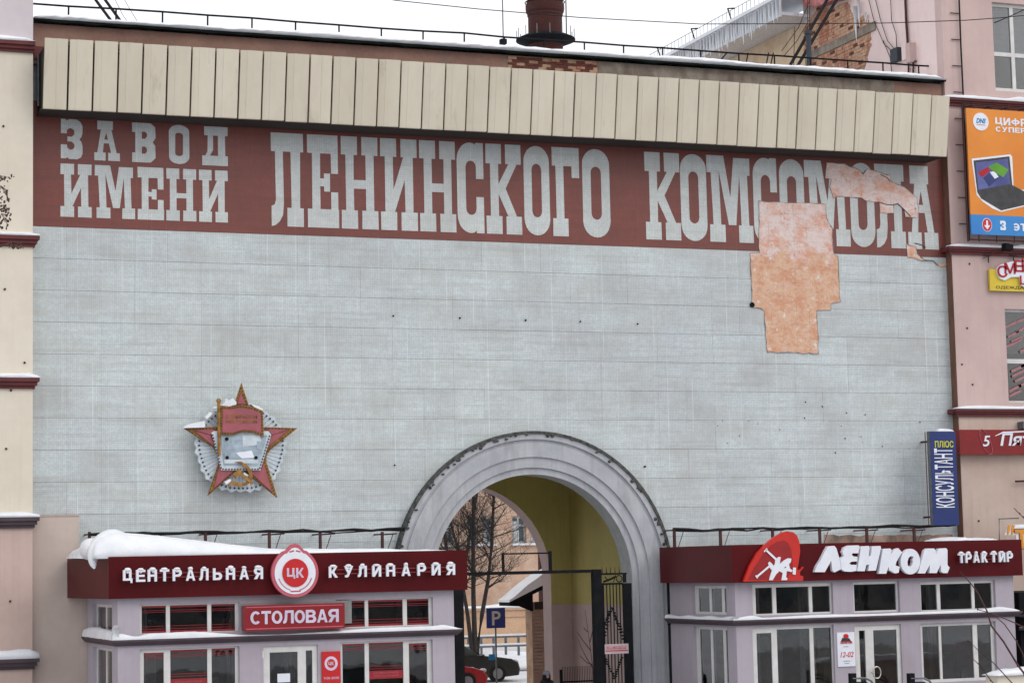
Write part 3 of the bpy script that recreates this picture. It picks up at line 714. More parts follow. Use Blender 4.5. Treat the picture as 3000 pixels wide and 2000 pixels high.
# roof guard rail
rail = thing('roof_railing', 'thin dark steel guard rail along the snowy roof edge of the gateway', 'railing', (20, .5, 18.3))
zr = wz(475, 37, .5)
rail_pts = [W(px, 0, .5).x for px in (97, 200, 339, 475, 607, 736.6, 864, 991, 1114.7, 1236.6, 1357, 1474, 1590, 1707.6, 1822, 1936, 2047, 2158, 2262, 2367, 2475.5, 2578, 2682, 2754)]
MB().tube([(x, .5, zr+random.uniform(-.02, .02)) for x in rail_pts], .028, 5).build('top_rail', MAT['black'], rail)
for x in rail_pts[1:-1]:
    MB().tube([(x, .5, 18.31), (x+.01, .5, zr)], .024, 5).build('post', MAT['black'], rail)
MB().tube([(rail_pts[-1], .5, zr), (rail_pts[-2]-.1, .5, 18.4)], .015, 4).build('brace', MAT['rust'], rail)
for a, b in ((2100, 2130), (2185, 2192), (2245, 2252), (2258, 2266)):
    MB().tube([(*W(a, 190, .7),), (*W(b, 155, .7),)], .02, 4).build('brace', MAT['black'], rail)
mast = thing('roof_mast', 'thin tall mast with small dark box on roof left of the chimney', 'mast', (wx(1474, 100, .9), .9, 18.3))
mx_ = wx(1474, 100, .9)
MB().tube([(mx_, .9, 18.3), (mx_, .9, 24)], .018, 5).build('pole', MAT['metal'], mast)
B(mx_-.09, mx_+.08, .82, .98, wz(1474, 130, .9), wz(1474, 116, .9)).build('box', MAT['black'], mast)
p = W(1354, 142, .6); 
tag(MB().ball((p.x, .6, p.z), .09, .08, .05, 8, 5, .2, 2).tube([(p.x, .6, p.z), (p.x+.1, .6, p.z+.08)], .02, 5).build('floodlight', MAT['black'], None), 'tiny dark floodlight on the roof edge beside a railing post', 'light')

# chimney
cy = 42; c0 = W(1598, 100, cy); pxm = (W(1650, 100, cy)-W(1550, 100, cy)).length/100
chim = thing('brick_chimney', 'tall round dark red brick chimney with steel platform behind the roof', 'chimney', (c0.x, cy, 0))
zc = lambda py: wz(1598, py, cy)
r1 = 47*pxm
MB().lathe((c0.x, cy), [(r1*1.15, 0), (r1*1.0, zc(150)), (r1*.985, zc(52)), (r1*1.03, zc(48)), (r1*1.03, zc(42)), (r1*1.09, zc(38)), (r1*1.12, zc(30)), (r1*1.12, zc(16)), (r1*1.06, zc(12)), (r1*1.06, zc(5)), (r1, zc(2)), (r1*.97, zc(-150))], 32).build('shaft', plain('chimney_brick', S(72, 32, 27), S(54, 27, 24), scale=2.5, stretch=(1, 1, 5), rough=.95, bmp=.5), chim, smooth=False)
MB().lathe((c0.x, cy), [(r1*1.0, zc(134)), (r1*1.2, zc(130)), (r1*1.72, zc(120)), (r1*1.72, zc(117)), (r1*1.25, zc(106)), (r1*1.0, zc(104))], 28).build('platform', MAT['black'], chim)
for k_ in range(14):
    a = 2*pi*k_/14; x, y = c0.x+r1*1.66*cos(a), cy+r1*1.66*sin(a)
    MB().tube([(x, y, zc(118)), (x, y, zc(88))], .02, 4).build('railing_post', MAT['metal'], chim)
for k_ in range(6):
    MB().tube([(c0.x+r1*1.14*cos(2*pi*i/24), cy+r1*1.14*sin(2*pi*i/24), zc(9-k_*26)) for i in range(25)], .03, 4, False).build('steel_band', MAT['black'], chim)
MB().tube([(c0.x+r1*1.16, cy-.3, zc(125)), (c0.x+r1*1.2, cy-.3, zc(-140))], .03, 4).build('ladder', MAT['black'], chim)

# ================================================================== LEFT BUILDING
LBX = W(96.5, 900, -.6).x
lb = thing('cream_building', 'cream rendered building at left edge with dark red snow-covered cornices', 'building', (LBX-5, -.6, 0))
LZ = [17.62, 12.77, 9.28, 5.90, 2.52]     # ledge tops
B(LBX-14, LBX, -.6, 14, LZ[0]-.0, 24).build('upper_wall', MAT['lb_top'], lb)
B(LBX-14, LBX-.002, -.598, 14, LZ[3], LZ[0]-.002).build('wall', MAT['cream'], lb)
B(LBX-14, LBX-.004, -.596, 14, 0, LZ[3]-.002).build('lower_wall', MAT['lb_low'], lb)
for i, z in enumerate(LZ):
    m = MAT['maroon'] if i < 3 else MAT['plum']
    ex = .14 if i else .03
    hh = .26
    mb = MB()
    # moulded ledge: two steps, wrapping the corner
    mb.box(LBX-14, LBX+ex, -.6-.18, 1.2, z-.09, z-.001)
    mb.box(LBX-14, LBX+ex*.65, -.6-.12, 1.2, z-.18, z-.092)
    mb.box(LBX-14, LBX+ex*.3, -.6-.06, 1.2, z-hh, z-.182)
    mb.build('cornice', m, lb)
    hgt = [.14, .10, .12, .13, .22][i]
    snow_mesh([(LBX-14, hgt), (LBX-1.2, hgt*.9), (LBX-.5, hgt), (LBX-.1, hgt*1.3), (LBX+ex, hgt*(.5 if i == 0 else 1.6))], -.78, .3, z, n=60, seed=20+i).build('snow', MAT['snow'], lb, smooth=True)
for a, b in ((10, 370), (14, 847), (72, 1062), (32, 1143), (18, 1314), (30, 1760)):
    p = W(a, b, -.605); MB().tube([(p.x, -.62, p.z), (p.x, -.6, p.z)], .03, 6).build('rusty_anchor', MAT['rust'], lb)
# annex right of it
ax1 = W(232, 1700, -.35).x
annex = thing('taupe_annex', 'low taupe rendered block between cream building and left red-fascia pavilion', 'building', (8.3, -.3, 0))
B(LBX+.003, ax1, -.35, -.03, 0, wz(200, 1511, -.35)).build('wall', MAT['lb_annex'], annex)
B(ax1+.001, ax1+.4, -.36, -.03, 0, 4.3).build('lower_wall', MAT['lb_annex'], annex)
B(LBX+.003, ax1+.015, -.37, -.025, wz(200, 1511, -.35), wz(200, 1511, -.35)+.02).build('coping', MAT['lb_low'], annex)

# ================================================================== RIGHT BUILDING
RBX = 34.2
RY = -.32
rb = thing('pink_building', 'pink rendered building at right edge with maroon snow-topped ledges and white windows', 'building', (40, 0, 0))
RLZ = [wz(2800, 287, -.45), wz(2800, 722, -.45), wz(2810, 1197, -.45)]
def with_windows(x0, x1, z0, z1, y0, y1, holes, mat, nm, par):
    return MB().prism([[(x0, z0), (x1, z0), (x1, z1), (x0, z1)]] + [[(a, c), (a, d), (b, d), (b, c)] for a, b, c, d in holes], y0, y1).build(nm, mat, par)
wA = (wx(2912, 150, RY), wx(2912, 150, RY)+2.0, wz(2950, 268, RY), wz(2925, 8, RY))
wB = (wx(2950, 1050, RY), wx(2950, 1050, RY)+2.1, wz(2960, 1178, RY), wz(2955, 905, RY))
with_windows(RBX, 48, RLZ[0]+.001, 26, RY, RY+.35, [wA], MAT['pink'], 'upper_wall', rb)
with_windows(RBX, 48, RLZ[2]+.001, RLZ[0]-.001, RY, RY+.35, [wB], MAT['pink'], 'wall', rb)
B(RBX, 48, RY, RY+.35, 0, RLZ[2]-.001).build('lower_wall', MAT['rb_low'], rb)
B(RBX, RBX+.35, RY+.352, 8.0, 0, 26).build('side_wall', MAT['pink_side'], rb)
B(RBX-.014, RBX-.001, RY+.02, 0.0, 0, 17.5).build('corner_strip', MAT['brown_strip'], rb)
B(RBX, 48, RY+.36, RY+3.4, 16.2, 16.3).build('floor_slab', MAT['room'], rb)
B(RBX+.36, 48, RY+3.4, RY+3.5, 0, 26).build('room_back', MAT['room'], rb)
for i, z in enumerate(RLZ):
    mb = MB(); x0 = RBX-.19
    mb.box(x0, 48, RY-.17, RY-.001, z-.07, z-.001)
    mb.box(x0+.04, 48, RY-.12, RY-.001, z-.13, z-.072)
    mb.box(x0+.08, 48, RY-.07, RY-.001, z-.22, z-.132)
    if i: mb.box(x0, RBX-.001, RY-.001, -.03, z-.13, z-.001)
    mb.build('cornice', MAT['maroon'], rb)
    snow_mesh([(x0-.01, .07), (x0+1, .1), (x0+2.2, .075), (x0+2.6, .15), (x0+4.5, .12), (48, .1)], RY-.19, RY+.0, z, n=90, seed=40+i, lump=.008).build('snow', MAT['snow'], rb, smooth=True)
def window(par, x0, x1, z0, z1, y, cols_, rows=None, fw=.06, mat='frame', nm='window', depth=.07, gmat='glass', tr=True):
    """frame ring + mullions (one mesh), each pane a sub-part; cols_ = list of pane (xa,xb,za,zb)"""
    holes = [[(a, c), (a, d), (b, d), (b, c)] for a, b, c, d in cols_]
    fr = MB().prism([[(x0, z0), (x1, z0), (x1, z1), (x0, z1)]] + holes, y, y+depth).build(nm, MAT[mat], par)
    for a, b, c, d in cols_:
        B(a-.004, b+.004, y+depth*.45, y+depth*.45+.012, c-.004, d+.004).build('pane', MAT[gmat], fr)
    return fr
a, b, c, d = wA
window(rb, a+.003, b-.003, c+.003, d-.003, RY+.12, [(a+.08, a+.68, c+.12, c+1.08), (a+.08, a+.68, c+1.20, d-.10), (a+.80, b-.1, c+.12, c+1.08), (a+.80, b-.1, c+1.20, d-.10)])
B(a, b, RY+.9, RY+.92, c+1.3, d).build('blind', plain('pale_blind', S(170, 178, 186), scale=2, stretch=(1, 1, 8)), rb)
a, b, c, d = wB
wn_ = window(rb, a+.003, b-.003, c+.003, d-.003, RY+.12, [(a+.05, b-.08, c+.05, c+1.15), (a+.05, b-.08, c+1.28, d-.07)])
mb = MB()
for k_ in range(16):   # slanted lettering strips on the glass
    x = a+.08+random.uniform(0, .5); z = c+.15+k_*.145; L = random.uniform(.35, .6)
    if abs(z-(c+1.2)) < .12: continue
    mb.prism([(x, z), (x+L, z+L*.42), (x+L-.03, z+L*.42+.07), (x-.03, z+.07)], RY+.120, RY+.124)
mb.build('window_lettering', plain('rose_window_lettering', S(170, 120, 124), S(150, 104, 108), scale=14), rb)
B(a, b, RY+.7, RY+.72, c+1.5, d).build('blind', plain('grey_blind', S(150, 150, 150), scale=2), rb)
for a_, b_ in ((2840, 773), (2833, 961), (2818, 1067), (2849, 1126), (2867, 1525)):
    p = W(a_, b_, RY); MB().tube([(p.x, RY-.02, p.z), (p.x, RY, p.z)], .03, 6).build('rusty_anchor', MAT['rust'], rb)
# side wall peeled bricks, band
SX = RBX-.001
def yz(pts, X): return [(WX(a, b, X).y, WX(a, b, X).z) for a, b in pts]
reg = [(2484,5),(2499,51),(2511,62),(2521,54),(2535,42),(2546,63),(2552,94),(2549,140),(2531,206),(2526,225),(2310,215),(2292,164),(2308,143),(2327,126),(2355,98),(2381,47),(2402,19),(2442,26),(2460,14)]
regyz = yz(reg, RBX)
regyz = [(min(y, 7.99), z) for y, z in regyz]
MB().prism([rough(regyz, .02)], RBX-.012, RBX-.001, 'x').build('exposed_mortar', MAT['mortar'], rb)
def inside(p, poly):
    c_ = False; j = len(poly)-1
    for i in range(len(poly)):
        a_, b_ = poly[i], poly[j]
        if (a_[1] > p[1]) != (b_[1] > p[1]) and p[0] < (b_[0]-a_[0])*(p[1]-a_[1])/(b_[1]-a_[1])+a_[0]: c_ = not c_
        j = i
    return c_
bm1 = bpy.data.meshes.new('brick'); q = B(-.018, .005, 0, .255, 0, .088); bm1.from_pydata(q.v, [], q.f); bm1.materials.append(MAT['brick'])
bm2 = bm1.copy(); bm2.materials.clear(); bm2.materials.append(MAT['brick_dark'])
ys = [p[0] for p in regyz]; zs = [p[1] for p in regyz]; nb = 0
zcur = min(zs); row = 0
bandz = WX(2480, 115, RBX).z
while zcur < max(zs):
    yc = min(ys) - (.14 if row % 2 else 0)
    while yc < max(ys):
        cpt = (yc+.13, zcur+.045)
        if inside(cpt, regyz) and abs(zcur+.045-bandz) > .17 and random.random() < .88 and nb < 290:
            inst('brick', bm1 if random.random() < .86 else bm2, rb, (RBX-.006+random.uniform(-.015, .008), yc, zcur)); nb += 1
        yc += .27
    zcur += .103; row += 1
B(RBX-.05, RBX-.013, 3.4, 7.9, bandz-.14, bandz+.13).build('cement_band', MAT['parapet_bare'], rb)
tag_ic = MB()
for (a_, b_, L, r_) in ((2505, 20, 100, .075), (2514, 0, 80, .05), (2533, 40, 24, .03), (2538, 38, 30, .025)):
    p0 = WX(a_, b_, RBX-.12); p1 = WX(a_+4, b_+L, RBX-.12)
    tag_ic.tube([(p0.x, p0.y, p0.z), ((p0.x+p1.x)/2, (p0.y+p1.y)/2, (p0.z+p1.z)/2), (p1.x, p1.y, p1.z)], [r_, r_*.6, .006], 7)
tag(tag_ic.build('icicle', MAT['ice'], None, smooth=True), 'long white icicles hanging over the exposed brick of the pink side wall', 'icicles')
# boxes, conduits on the side wall
def sbox(a0, b0, a1, b1, dep=.2, X=RBX):
    p, q_ = WX(a0, b0, X), WX(a1, b1, X); return B(X-dep, X-.002, min(p.y, q_.y), max(p.y, q_.y), min(p.z, q_.z), max(p.z, q_.z))
tag(sbox(2622, 148, 2644, 177, .18).build('meter_box', MAT['dark_blue'], None), 'small dark metal junction box on the snow-lit pink side wall', 'box')
tag(sbox(2654, 136, 2668, 174, .16).build('switch_box', MAT['pink_side'], None), 'pale pink switch box nearest the dark junction box above the railing', 'box')
tag(sbox(2671, 131, 2685, 182, .22).build('switch_box', MAT['pink'], None), 'taller darker pink switch box on the side wall near its corner', 'box')
mb = MB()
for pts in ([(2650,-60),(2655,60),(2660,135)], [(2662,182),(2662,230)], [(2676,182),(2675,230)], [(2664,182),(2684,180)]):
    mb.tube([(*WX(a_, b_, RBX-.06),) for a_, b_ in pts], .04 if len(pts) == 3 else .03, 5)
mb.build('conduit', MAT['rust'], rb)
wires = MB()
for pts in ([(2535,-40),(2560,60),(2590,130),(2622,157)], [(2555,-40),(2580,60),(2600,120),(2625,150)], [(2608,-30),(2612,60),(2625,100),(2628,148)], [(2588,120),(2608,170),(2614,225)]):
    wires.tube([(*WX(a_, b_, RBX-.07),) for a_, b_ in pts], .014, 4)
tag(wires.build('wall_wires', MAT['cable'], None), 'loose dark wires sagging down the snow-lit pink side wall to the junction box', 'wires')
# vertical cable with clips near the corner
cab = thing('wall_cable', 'dark vertical cable with short clips running down the pink corner past the billboard', 'cable', (wx(2811, 0, RY-.06), RY-.06, 13))
MB().tube([(*W(2809, -30, RY-.08),), (*W(2815, 130, RY-.08),), (*W(2823, 300, RY-.08),), (*W(2830, 480, RY-.08),), (*W(2840, 705, RY-.08),)], .026, 5).build('cable', MAT['cable'], cab)
for b_ in range(40, 700, 77):
    p = W(2811+b_*.042, b_, RY-.06); B(p.x-.32, p.x, RY-.05, RY-.03, p.z-.012, p.z+.012).build('clip', MAT['rust'], cab)

# rear wing with icy eave (behind the pink building)
wing = thing('ochre_wing', 'ochre wing behind the roof with icicle-hung eave and small snow guard', 'building', (34, 20, 0))
ez0 = WX(2340, 68, 33.3).z; 
ez1 = WX(2214, 30, 33.0).z; ez0 = WX(2340, 72, 34.2).z
B(RBX, RBX+6, 8.002, 27, 0, ez0+.0).build('wall', MAT['ochre'], wing)
B(33.08, RBX+6, 7.4, 27.5, ez0+.01, ez0+.11).build('eave_soffit', MAT['ice'], wing)
B(33.0, 33.076, 7.4, 27.5, ez0-.05, ez1).build('eave_board', MAT['ice'], wing)
mb = MB(); rs = random.Random(5)
y = 7.5
while y < 27:
    L = rs.uniform(.1, .5)*(1 if rs.random() < .8 else 1.6)
    mb.tube([(32.97, y, ez1-.05), (32.95, y, ez0+.15), (32.96, y, ez0-L*.5)], [.05, .04, .004], 5); y += rs.uniform(.1, .28)
mb.build('icicles', MAT['ice'], wing, smooth=True, kind='stuff')
mb = MB(); mb.box(32.95, 34.6, 7.4, 27.5, ez1+.002, ez1+.12)
mb.build('eave_snow', MAT['snow'], wing)
for k_ in range(7):
    y = 8.4+k_*2.9
    MB().tube([(33.25, y, ez1+.12), (33.1, y, ez1+.62), (33.1, y-.5, ez1+.5)], .03, 5).build('guard_post', MAT['black'], wing)
mb = MB(); mb.tube([(33.1, 7.4, ez1+.5), (33.1, 27, ez1+.5)], .012, 4)
y = 7.5
while y < 27: mb.tube([(33.1, y, ez1+.1), (33.1, y, ez1+.5)], .009, 3, False); y += .3
mb.build('guard_bars', MAT['metal'], wing)
# reddish damaged eave return by the pink wall
MB().prism([rough(yz([(2360,-40),(2370,18),(2400,25),(2440,10),(2490,-10),(2490,-60)], RBX-.15), .03)], RBX-.35, RBX-.06, 'x').build('broken_cornice', plain('red_paint_cornice', S(196,124,122), S(150,84,82), scale=5, bmp=.6), rb)

# pole and thick cables behind the roof railing
tag(MB().lathe((wx(2370, 150, 1.5), 1.5), [(.075, 17.9), (.075, wz(2370, 102, 1.5)), (.12, wz(2370, 101, 1.5)), (.12, wz(2370, 92, 1.5)), (.02, wz(2370, 91, 1.5))], 10).build('roof_post', MAT['dark_blue'], None), 'stubby grey steel post on the roof where the thick cables cross', 'post')
for pts, lab in (([(2440, -30), (2423, 0), (2306, 207), (2295, 225)], 'left of two thick black cables slanting up over the right roof end'), ([(2466, -28), (2451, 0), (2330, 205), (2322, 222)], 'right of two thick black cables slanting up over the right roof end')):
    tag(MB().tube([(*W(a_, b_, 1.9),) for a_, b_ in pts], .05, 7).build('thick_cable', MAT['cable'], None), lab, 'cable')
for pts, lab in (([(262, -25), (280, 0), (326, 62), (340, 82)], 'left of two thick black cables above the left end of the roof'), ([(290, -26), (308, 0), (352.7, 61.6), (367, 82)], 'right of two thick black cables above the left end of the roof')):
    tag(MB().tube([(*W(a_, b_, 1.9),) for a_, b_ in pts], .04, 7).build('thick_cable', MAT['cable'], None), lab, 'cable')
sw0 = thing('stay_wires', 'hair-thin wires right of the cable pair over the left roof end', 'wires', (*W(370, 70, 2.2),))
for pts in ([(335,-5),(360,45),(378,70)], [(362,-5),(385,35),(408,72)]):
    MB().tube([(*W(a_, b_, 2.2),) for a_, b_ in pts], .008, 3).build('wire', MAT['cable'], sw0)
sw1 = thing('stay_wires', 'thin dark stay wires fanning around the thick cables on the roof', 'wires', (*W(2350, 200, 2.2),))
for pts in ([(2375,-5),(2340,80),(2290,150)], [(2370,60),(2335,120),(2296,165)], [(2372,-5),(2372,95)], [(2328,80),(2325,205)], [(2366,-5),(2366,95)]):
    MB().tube([(*W(a_, b_, 2.2),) for a_, b_ in pts], .012, 3).build('wire', MAT['cable'], sw1)
ow_ = MB().tube([(*W(a_, b_, -3),) for a_, b_ in [(1000,-25),(1160,2),(1400,27),(1700,52),(2050,71),(2400,70),(2600,68),(2830,60),(2930,53),(3060,40)]], .012, 4)
tag(ow_.build('overhead_wire', MAT['cable'], None), 'hair-thin overhead wire crossing the sky in front of the chimney', 'wire')
tag(MB().tube([(*W(a_, b_, -3.4),) for a_, b_ in [(2912,68),(2960,48),(3020,20)]], .014, 4).build('overhead_wire', MAT['cable'], None), 'short dark wire crossing the upper right white window', 'wire')

# ================================================================== SIGNS ON THE RIGHT
# billboard
by = RY-.45
bb = thing('billboard', 'orange electronics billboard with laptop picture and blue strip at bottom', 'billboard', (wx(2990, 500, by), by, wz(2850, 690, by)))
bx0_ = wx(2838, 500, by); bx1_ = bx0_+4.6
bz1, bz0, bzm = wz(2835, 317, by), wz(2848, 686, by), wz(2845, 628, by)
B(bx0_, bx1_, by, by+.05, bzm+.001, bz1).build('orange_panel', MAT['billboard'], bb)
B(bx0_, bx1_, by, by+.05, bz0, bzm-.001).build('blue_panel', MAT['blue'], bb)
mb = MB()
for s_ in (-.07,):
    mb.tube([(bx0_+s_, by+.08, bz0-.2), (bx0_+s_, by+.08, bz1+.12)], .03, 6)
mb.tube([(bx0_-.07, by+.08, bz1+.12), (bx1_, by+.08, bz1+.12)], .025, 6).tube([(bx0_-.07, by+.08, bz0-.14), (bx1_, by+.08, bz0-.14)], .025, 6)
for k_ in range(6):
    x = bx0_+.3+k_*.6
    mb.tube([(x, by+.08, bz1+.2), (x, by+.08, bz1+.02)], .018, 4).tube([(x, by+.08, bz0-.2), (x, by+.08, bz0)], .018, 4)
    mb.tube([(x, by+.08, bz1+.12), (x, RY, bz1+.12)], .018, 4)
mb.build('pipe_frame', MAT['rust'], bb)
dp = W(2873, 357, by); 
MB().prism([ell(dp.x, dp.z, .265, .265, 32)], by-.012, by-.001).build('round_badge', MAT['white'], bb)
text_mesh('DNS', dp.x-.16, dp.x+.17, dp.z-.05, dp.z+.10, by-.013, .006, .03, .3).build('lettering', MAT['dnsblue'], bb)
B(dp.x-.15, dp.x+.15, by-.017, by-.013, dp.z-.105, dp.z-.09).build('underline', MAT['bright_red'], bb)
x0 = wx(2915, 350, by)
sans('ЦИФРОВОЙ', x0, x0+2.15, wz(2930, 366, by)-.01, wz(2930, 345, by), by-.001, .01, .16).build('lettering', MAT['white'], bb)
sans('СУПЕРМАРКЕТ', x0, x0+2.35, wz(2930, 387, by), wz(2930, 372, by), by-.001, .01, .16).build('lettering', MAT['white'], bb)
Zb = lambda pts: xz([(2700+a_/3.563, 280+b_/3.563) for a_, b_ in pts], by)
MB().prism([Zb([(520,660),(925,615),(945,640),(960,975),(1069,985),(1100,1150),(830,1215),(740,1180),(640,1110),(575,1040)])], by-.006, by-.001).build('laptop_halo', MAT['white'], bb)
MB().prism([Zb([(540,680),(915,635),(945,935),(1069,1000),(1090,1140),(830,1200),(745,1150),(620,1075),(580,1010)])], by-.010, by-.0065).build('laptop_body', MAT['laptop'], bb)
MB().prism([Zb([(560,700),(895,660),(925,925),(590,985)])], by-.013, by-.0105).build('laptop_screen', MAT['screen'], bb)
MB().prism([Zb([(690,745),(780,700),(905,775),(850,855),(760,800)])], by-.016, by-.0135).build('screen_shape', MAT['green'], bb)
MB().prism([Zb([(595,795),(690,745),(710,790),(630,855),(600,830)])], by-.016, by-.0135).build('screen_shape', MAT['crimson'], bb)
MB().prism([Zb([(710,800),(760,790),(800,850),(760,870)])], by-.016, by-.0135).build('screen_shape', MAT['white'], bb)
MB().prism([Zb([(640,860),(700,810),(760,875),(820,850),(700,955)])], by-.015, by-.0135).build('screen_shape', MAT['navy'], bb)
rp = W(2700+682/3.563, 280+1350/3.563, by)
MB().prism([ell(rp.x, rp.z, .165, .20, 28)], by-.006, by-.001).build('badge_rim', MAT['white'], bb)
MB().prism([ell(rp.x, rp.z, .15, .185, 28)], by-.010, by-.0065).build('arrow_badge', MAT['bright_red'], bb)
a0 = (rp.x, rp.z)
MB().prism([(a0[0]-.03, a0[1]+.13), (a0[0]-.03, a0[1]-.01), (a0[0]-.1, a0[1]-.01), (a0[0], a0[1]-.14), (a0[0]+.1, a0[1]-.01), (a0[0]+.03, a0[1]-.01), (a0[0]+.03, a0[1]+.13)][::-1], by-.014, by-.0105).build('arrow', MAT['white'], bb)
x0 = wx(2930, 660, by)
MB().prism([[(x0+(x1g)*.19, a0[1]-.14+zg*.28) for x1g, zg in GL['З'][0][0]]], by-.011, by-.001).build('lettering', MAT['white'], bb)
x0 = wx(2967, 660, by)
sans('ЭТА', x0, x0+.72, a0[1]-.14, a0[1]+.08, by-.001, .01).build('lettering', MAT['white'], bb)
# camera / floodlight under billboard
fl = thing('floodlight', 'black floodlight on a bracket just below the orange billboard', 'floodlight', (*W(2952, 722, RY-.5),))
p = W(2952, 724, RY-.5)
MB().prism([(p.x-.14, p.z-.07), (p.x+.12, p.z-.1), (p.x+.14, p.z+.06), (p.x-.12, p.z+.11)], p.y-.1, p.y+.12).build('housing', MAT['black'], fl)
MB().tube([(p.x, p.y+.1, p.z), (p.x+.1, RY, p.z-.1)], .02, 5).tube([(p.x-.15, p.y+.1, p.z-.02), (p.x-.6, RY-.1, p.z-.3)], .01, 4).build('bracket', MAT['rust'], fl)
for px_ in (2895, 2969):
    p = W(px_, 748, RY-.1)
    tag(MB().box(p.x-.12, p.x+.12, RY-.14, RY-.001, p.z-.01, p.z+.02).tube([(p.x, RY-.1, p.z), (p.x, RY-.1, p.z-.22)], .018, 4).build('sign_bracket', MAT['rust'], None), ('rusty bracket stub under the ledge, left of the yellow sign' if px_ < 2900 else 'rusty bracket stub under the ledge, above the yellow sign'), 'bracket')
# clothes shop sign
sy = RY-.12
cs = thing('clothes_shop_sign', 'yellow signboard with wavy white and crimson shop lettering', 'sign', (*W(2950, 850, sy),))
x0, z1_, z0_ = wx(2900, 820, sy), wz(2900, 788, sy), wz(2903, 851, sy)
B(x0, x0+3.2, sy, sy+.08, z0_, z1_).build('board', MAT['yellow_sign'], cs)
halo = Zh = xz([(2918,800),(2918,785),(2930,775),(2955,768),(2985,762),(3030,754),(3080,750),(3080,800),(3040,806),(3010,845),(2990,838),(2984,812),(2960,812),(2940,822),(2926,816)], sy)
MB().prism([halo], sy-.06, sy-.001).build('white_backing', MAT['white'], cs)
for ch, px_, py_, w_, h_ in (('С', 2933, 796, 13, 22), ('М', 2955, 787, 14, 20), ('Е', 2982, 780, 13, 22), ('Ш', 3010, 776, 18, 24), ('Ц', 2996, 824, 10, 20)):
    p = W(px_, py_, sy); s_ = .0196
    text_mesh(ch, p.x-w_*.5*s_*1.35, p.x+w_*.5*s_*1.35, p.z-h_*.5*s_*.8, p.z+h_*.5*s_*.8, sy-.061, .02, .012).build('letter', MAT['crimson'], cs)
x0 = wx(2918, 841, sy)
text_mesh('ОДЕЖДА', x0, x0+.95, wz(2930, 847, sy), wz(2930, 837, sy), sy-.001, .008).build('lettering', MAT['laptop'], cs)
# supermarket sign
ms = thing('supermarket_sign', 'long dark red supermarket lightbox with white ring and lettering', 'sign', (*W(2900, 1330, RY-.25),))
sy = RY-.28
x0, z1_, z0_ = wx(2812, 1300, sy), wz(2812, 1258, sy), wz(2815, 1331, sy)
B(x0, x0+5, sy, RY-.001, z0_, z1_).build('lightbox', plain('dark_red_lightbox', S(128, 8, 14), S(118, 8, 14), scale=2, rough=.35, fine=.01), ms)
cpt = W(2888, 1294, sy)
pts = [(cpt.x+.22*cos(a)*.9-.1*sin(a)*.2, cpt.z+.30*sin(a)*1.0-.22*cos(a)*.9) for a in [2*pi*i/36 for i in range(37)]]
MB().tube([(x, sy-.012, z) for x, z in pts], .011, 4, False).build('ring', MAT['rose'], ms)
text_mesh('5', cpt.x-.11, cpt.x+.14, cpt.z-.13, cpt.z+.18, sy-.001, .02, .01, .2).build('lettering', MAT['white'], ms)
x1_ = wx(2930, 1300, sy)
text_mesh('Пятёрочка', x1_, x1_+3.0, wz(2935, 1312, sy)-.03, wz(2935, 1270, sy)+.03, sy-.001, .02, .02, .2).build('lettering', MAT['white'], ms)
MB().tube([(x1_-.16, sy-.015, cpt.z+.17), (x1_+.1, sy-.015, cpt.z+.27), (x1_+.9, sy-.015, cpt.z+.30), (x1_+2.6, sy-.015, cpt.z+.2)], [.01, .025, .02, .01], 5).build('swoosh', MAT['white'], ms)
tag(B(wx(2981, 1250, RY), wx(2981, 1250, RY)+.5, RY-.3, RY-.001, wz(2985, 1257, RY), wz(2985, 1236, RY)).box(wx(2990, 1250, RY), wx(2996, 1250, RY), RY-.31, RY-.301, wz(2985, 1256, RY), wz(2985, 1242, RY)).build('wall_unit', MAT['metal'], None), 'small grey ventilation unit above the dark red supermarket sign', 'vent unit')
# vertical blue sign
vs_y = -1.0
vsn = thing('vertical_blue_sign', 'tall narrow navy blue lightbox with vertical white lettering beside the pink building', 'sign', (*W(2765, 1540, -.9),))
pl = [W(2724, 1263, vs_y), W(2798, 1262, vs_y), W(2811, 1537, vs_y), W(2736, 1537, vs_y)]
vx0, vx1 = (pl[0].x+pl[3].x)/2, (pl[1].x+pl[2].x)/2; vz0, vz1 = pl[2].z, pl[0].z
B(vx0, vx1, vs_y, vs_y+.16, vz0, vz1).build('lightbox', MAT['navy'], vsn)
B(vx0-.012, vx0-.001, vs_y+.01, vs_y+.159, vz0, vz1).build('side_trim', MAT['metal'], vsn)
w_ = vx1-vx0
text_mesh('ПЛЮС', vx0+w_*.17, vx0+w_*.9, wz(2765, 1310, vs_y), wz(2765, 1291, vs_y), vs_y-.001, .012, .012).build('lettering', MAT['yellow_text'], vsn)
text_mesh('КОНСУЛЬТАНТ', vx0+w_*.12, vx0+w_*.85, wz(2770, 1486, vs_y), wz(2765, 1313, vs_y), vs_y-.001, .012, .012, rot=1).build('lettering', MAT['white'], vsn)
mb = MB()
for z in (vz0+.25, vz1-.25): mb.tube([(vx0+.3, vs_y+.16, z), (vx0+.3, -.02, z)], .03, 5)
mb.tube([(vx0-.1, vs_y+.1, vz1), (vx0-.1, vs_y+.1, vz0)], .012, 4)
mb.build('bracket', MAT['rust'], vsn)
snow_mesh([(vx0+.25, .05), (vx0+.35, .08), (vx1-.05, .06)], vs_y, vs_y+.16, vz1, n=10, seed=77, lump=.006).build('snow', MAT['snow'], vsn, smooth=True)
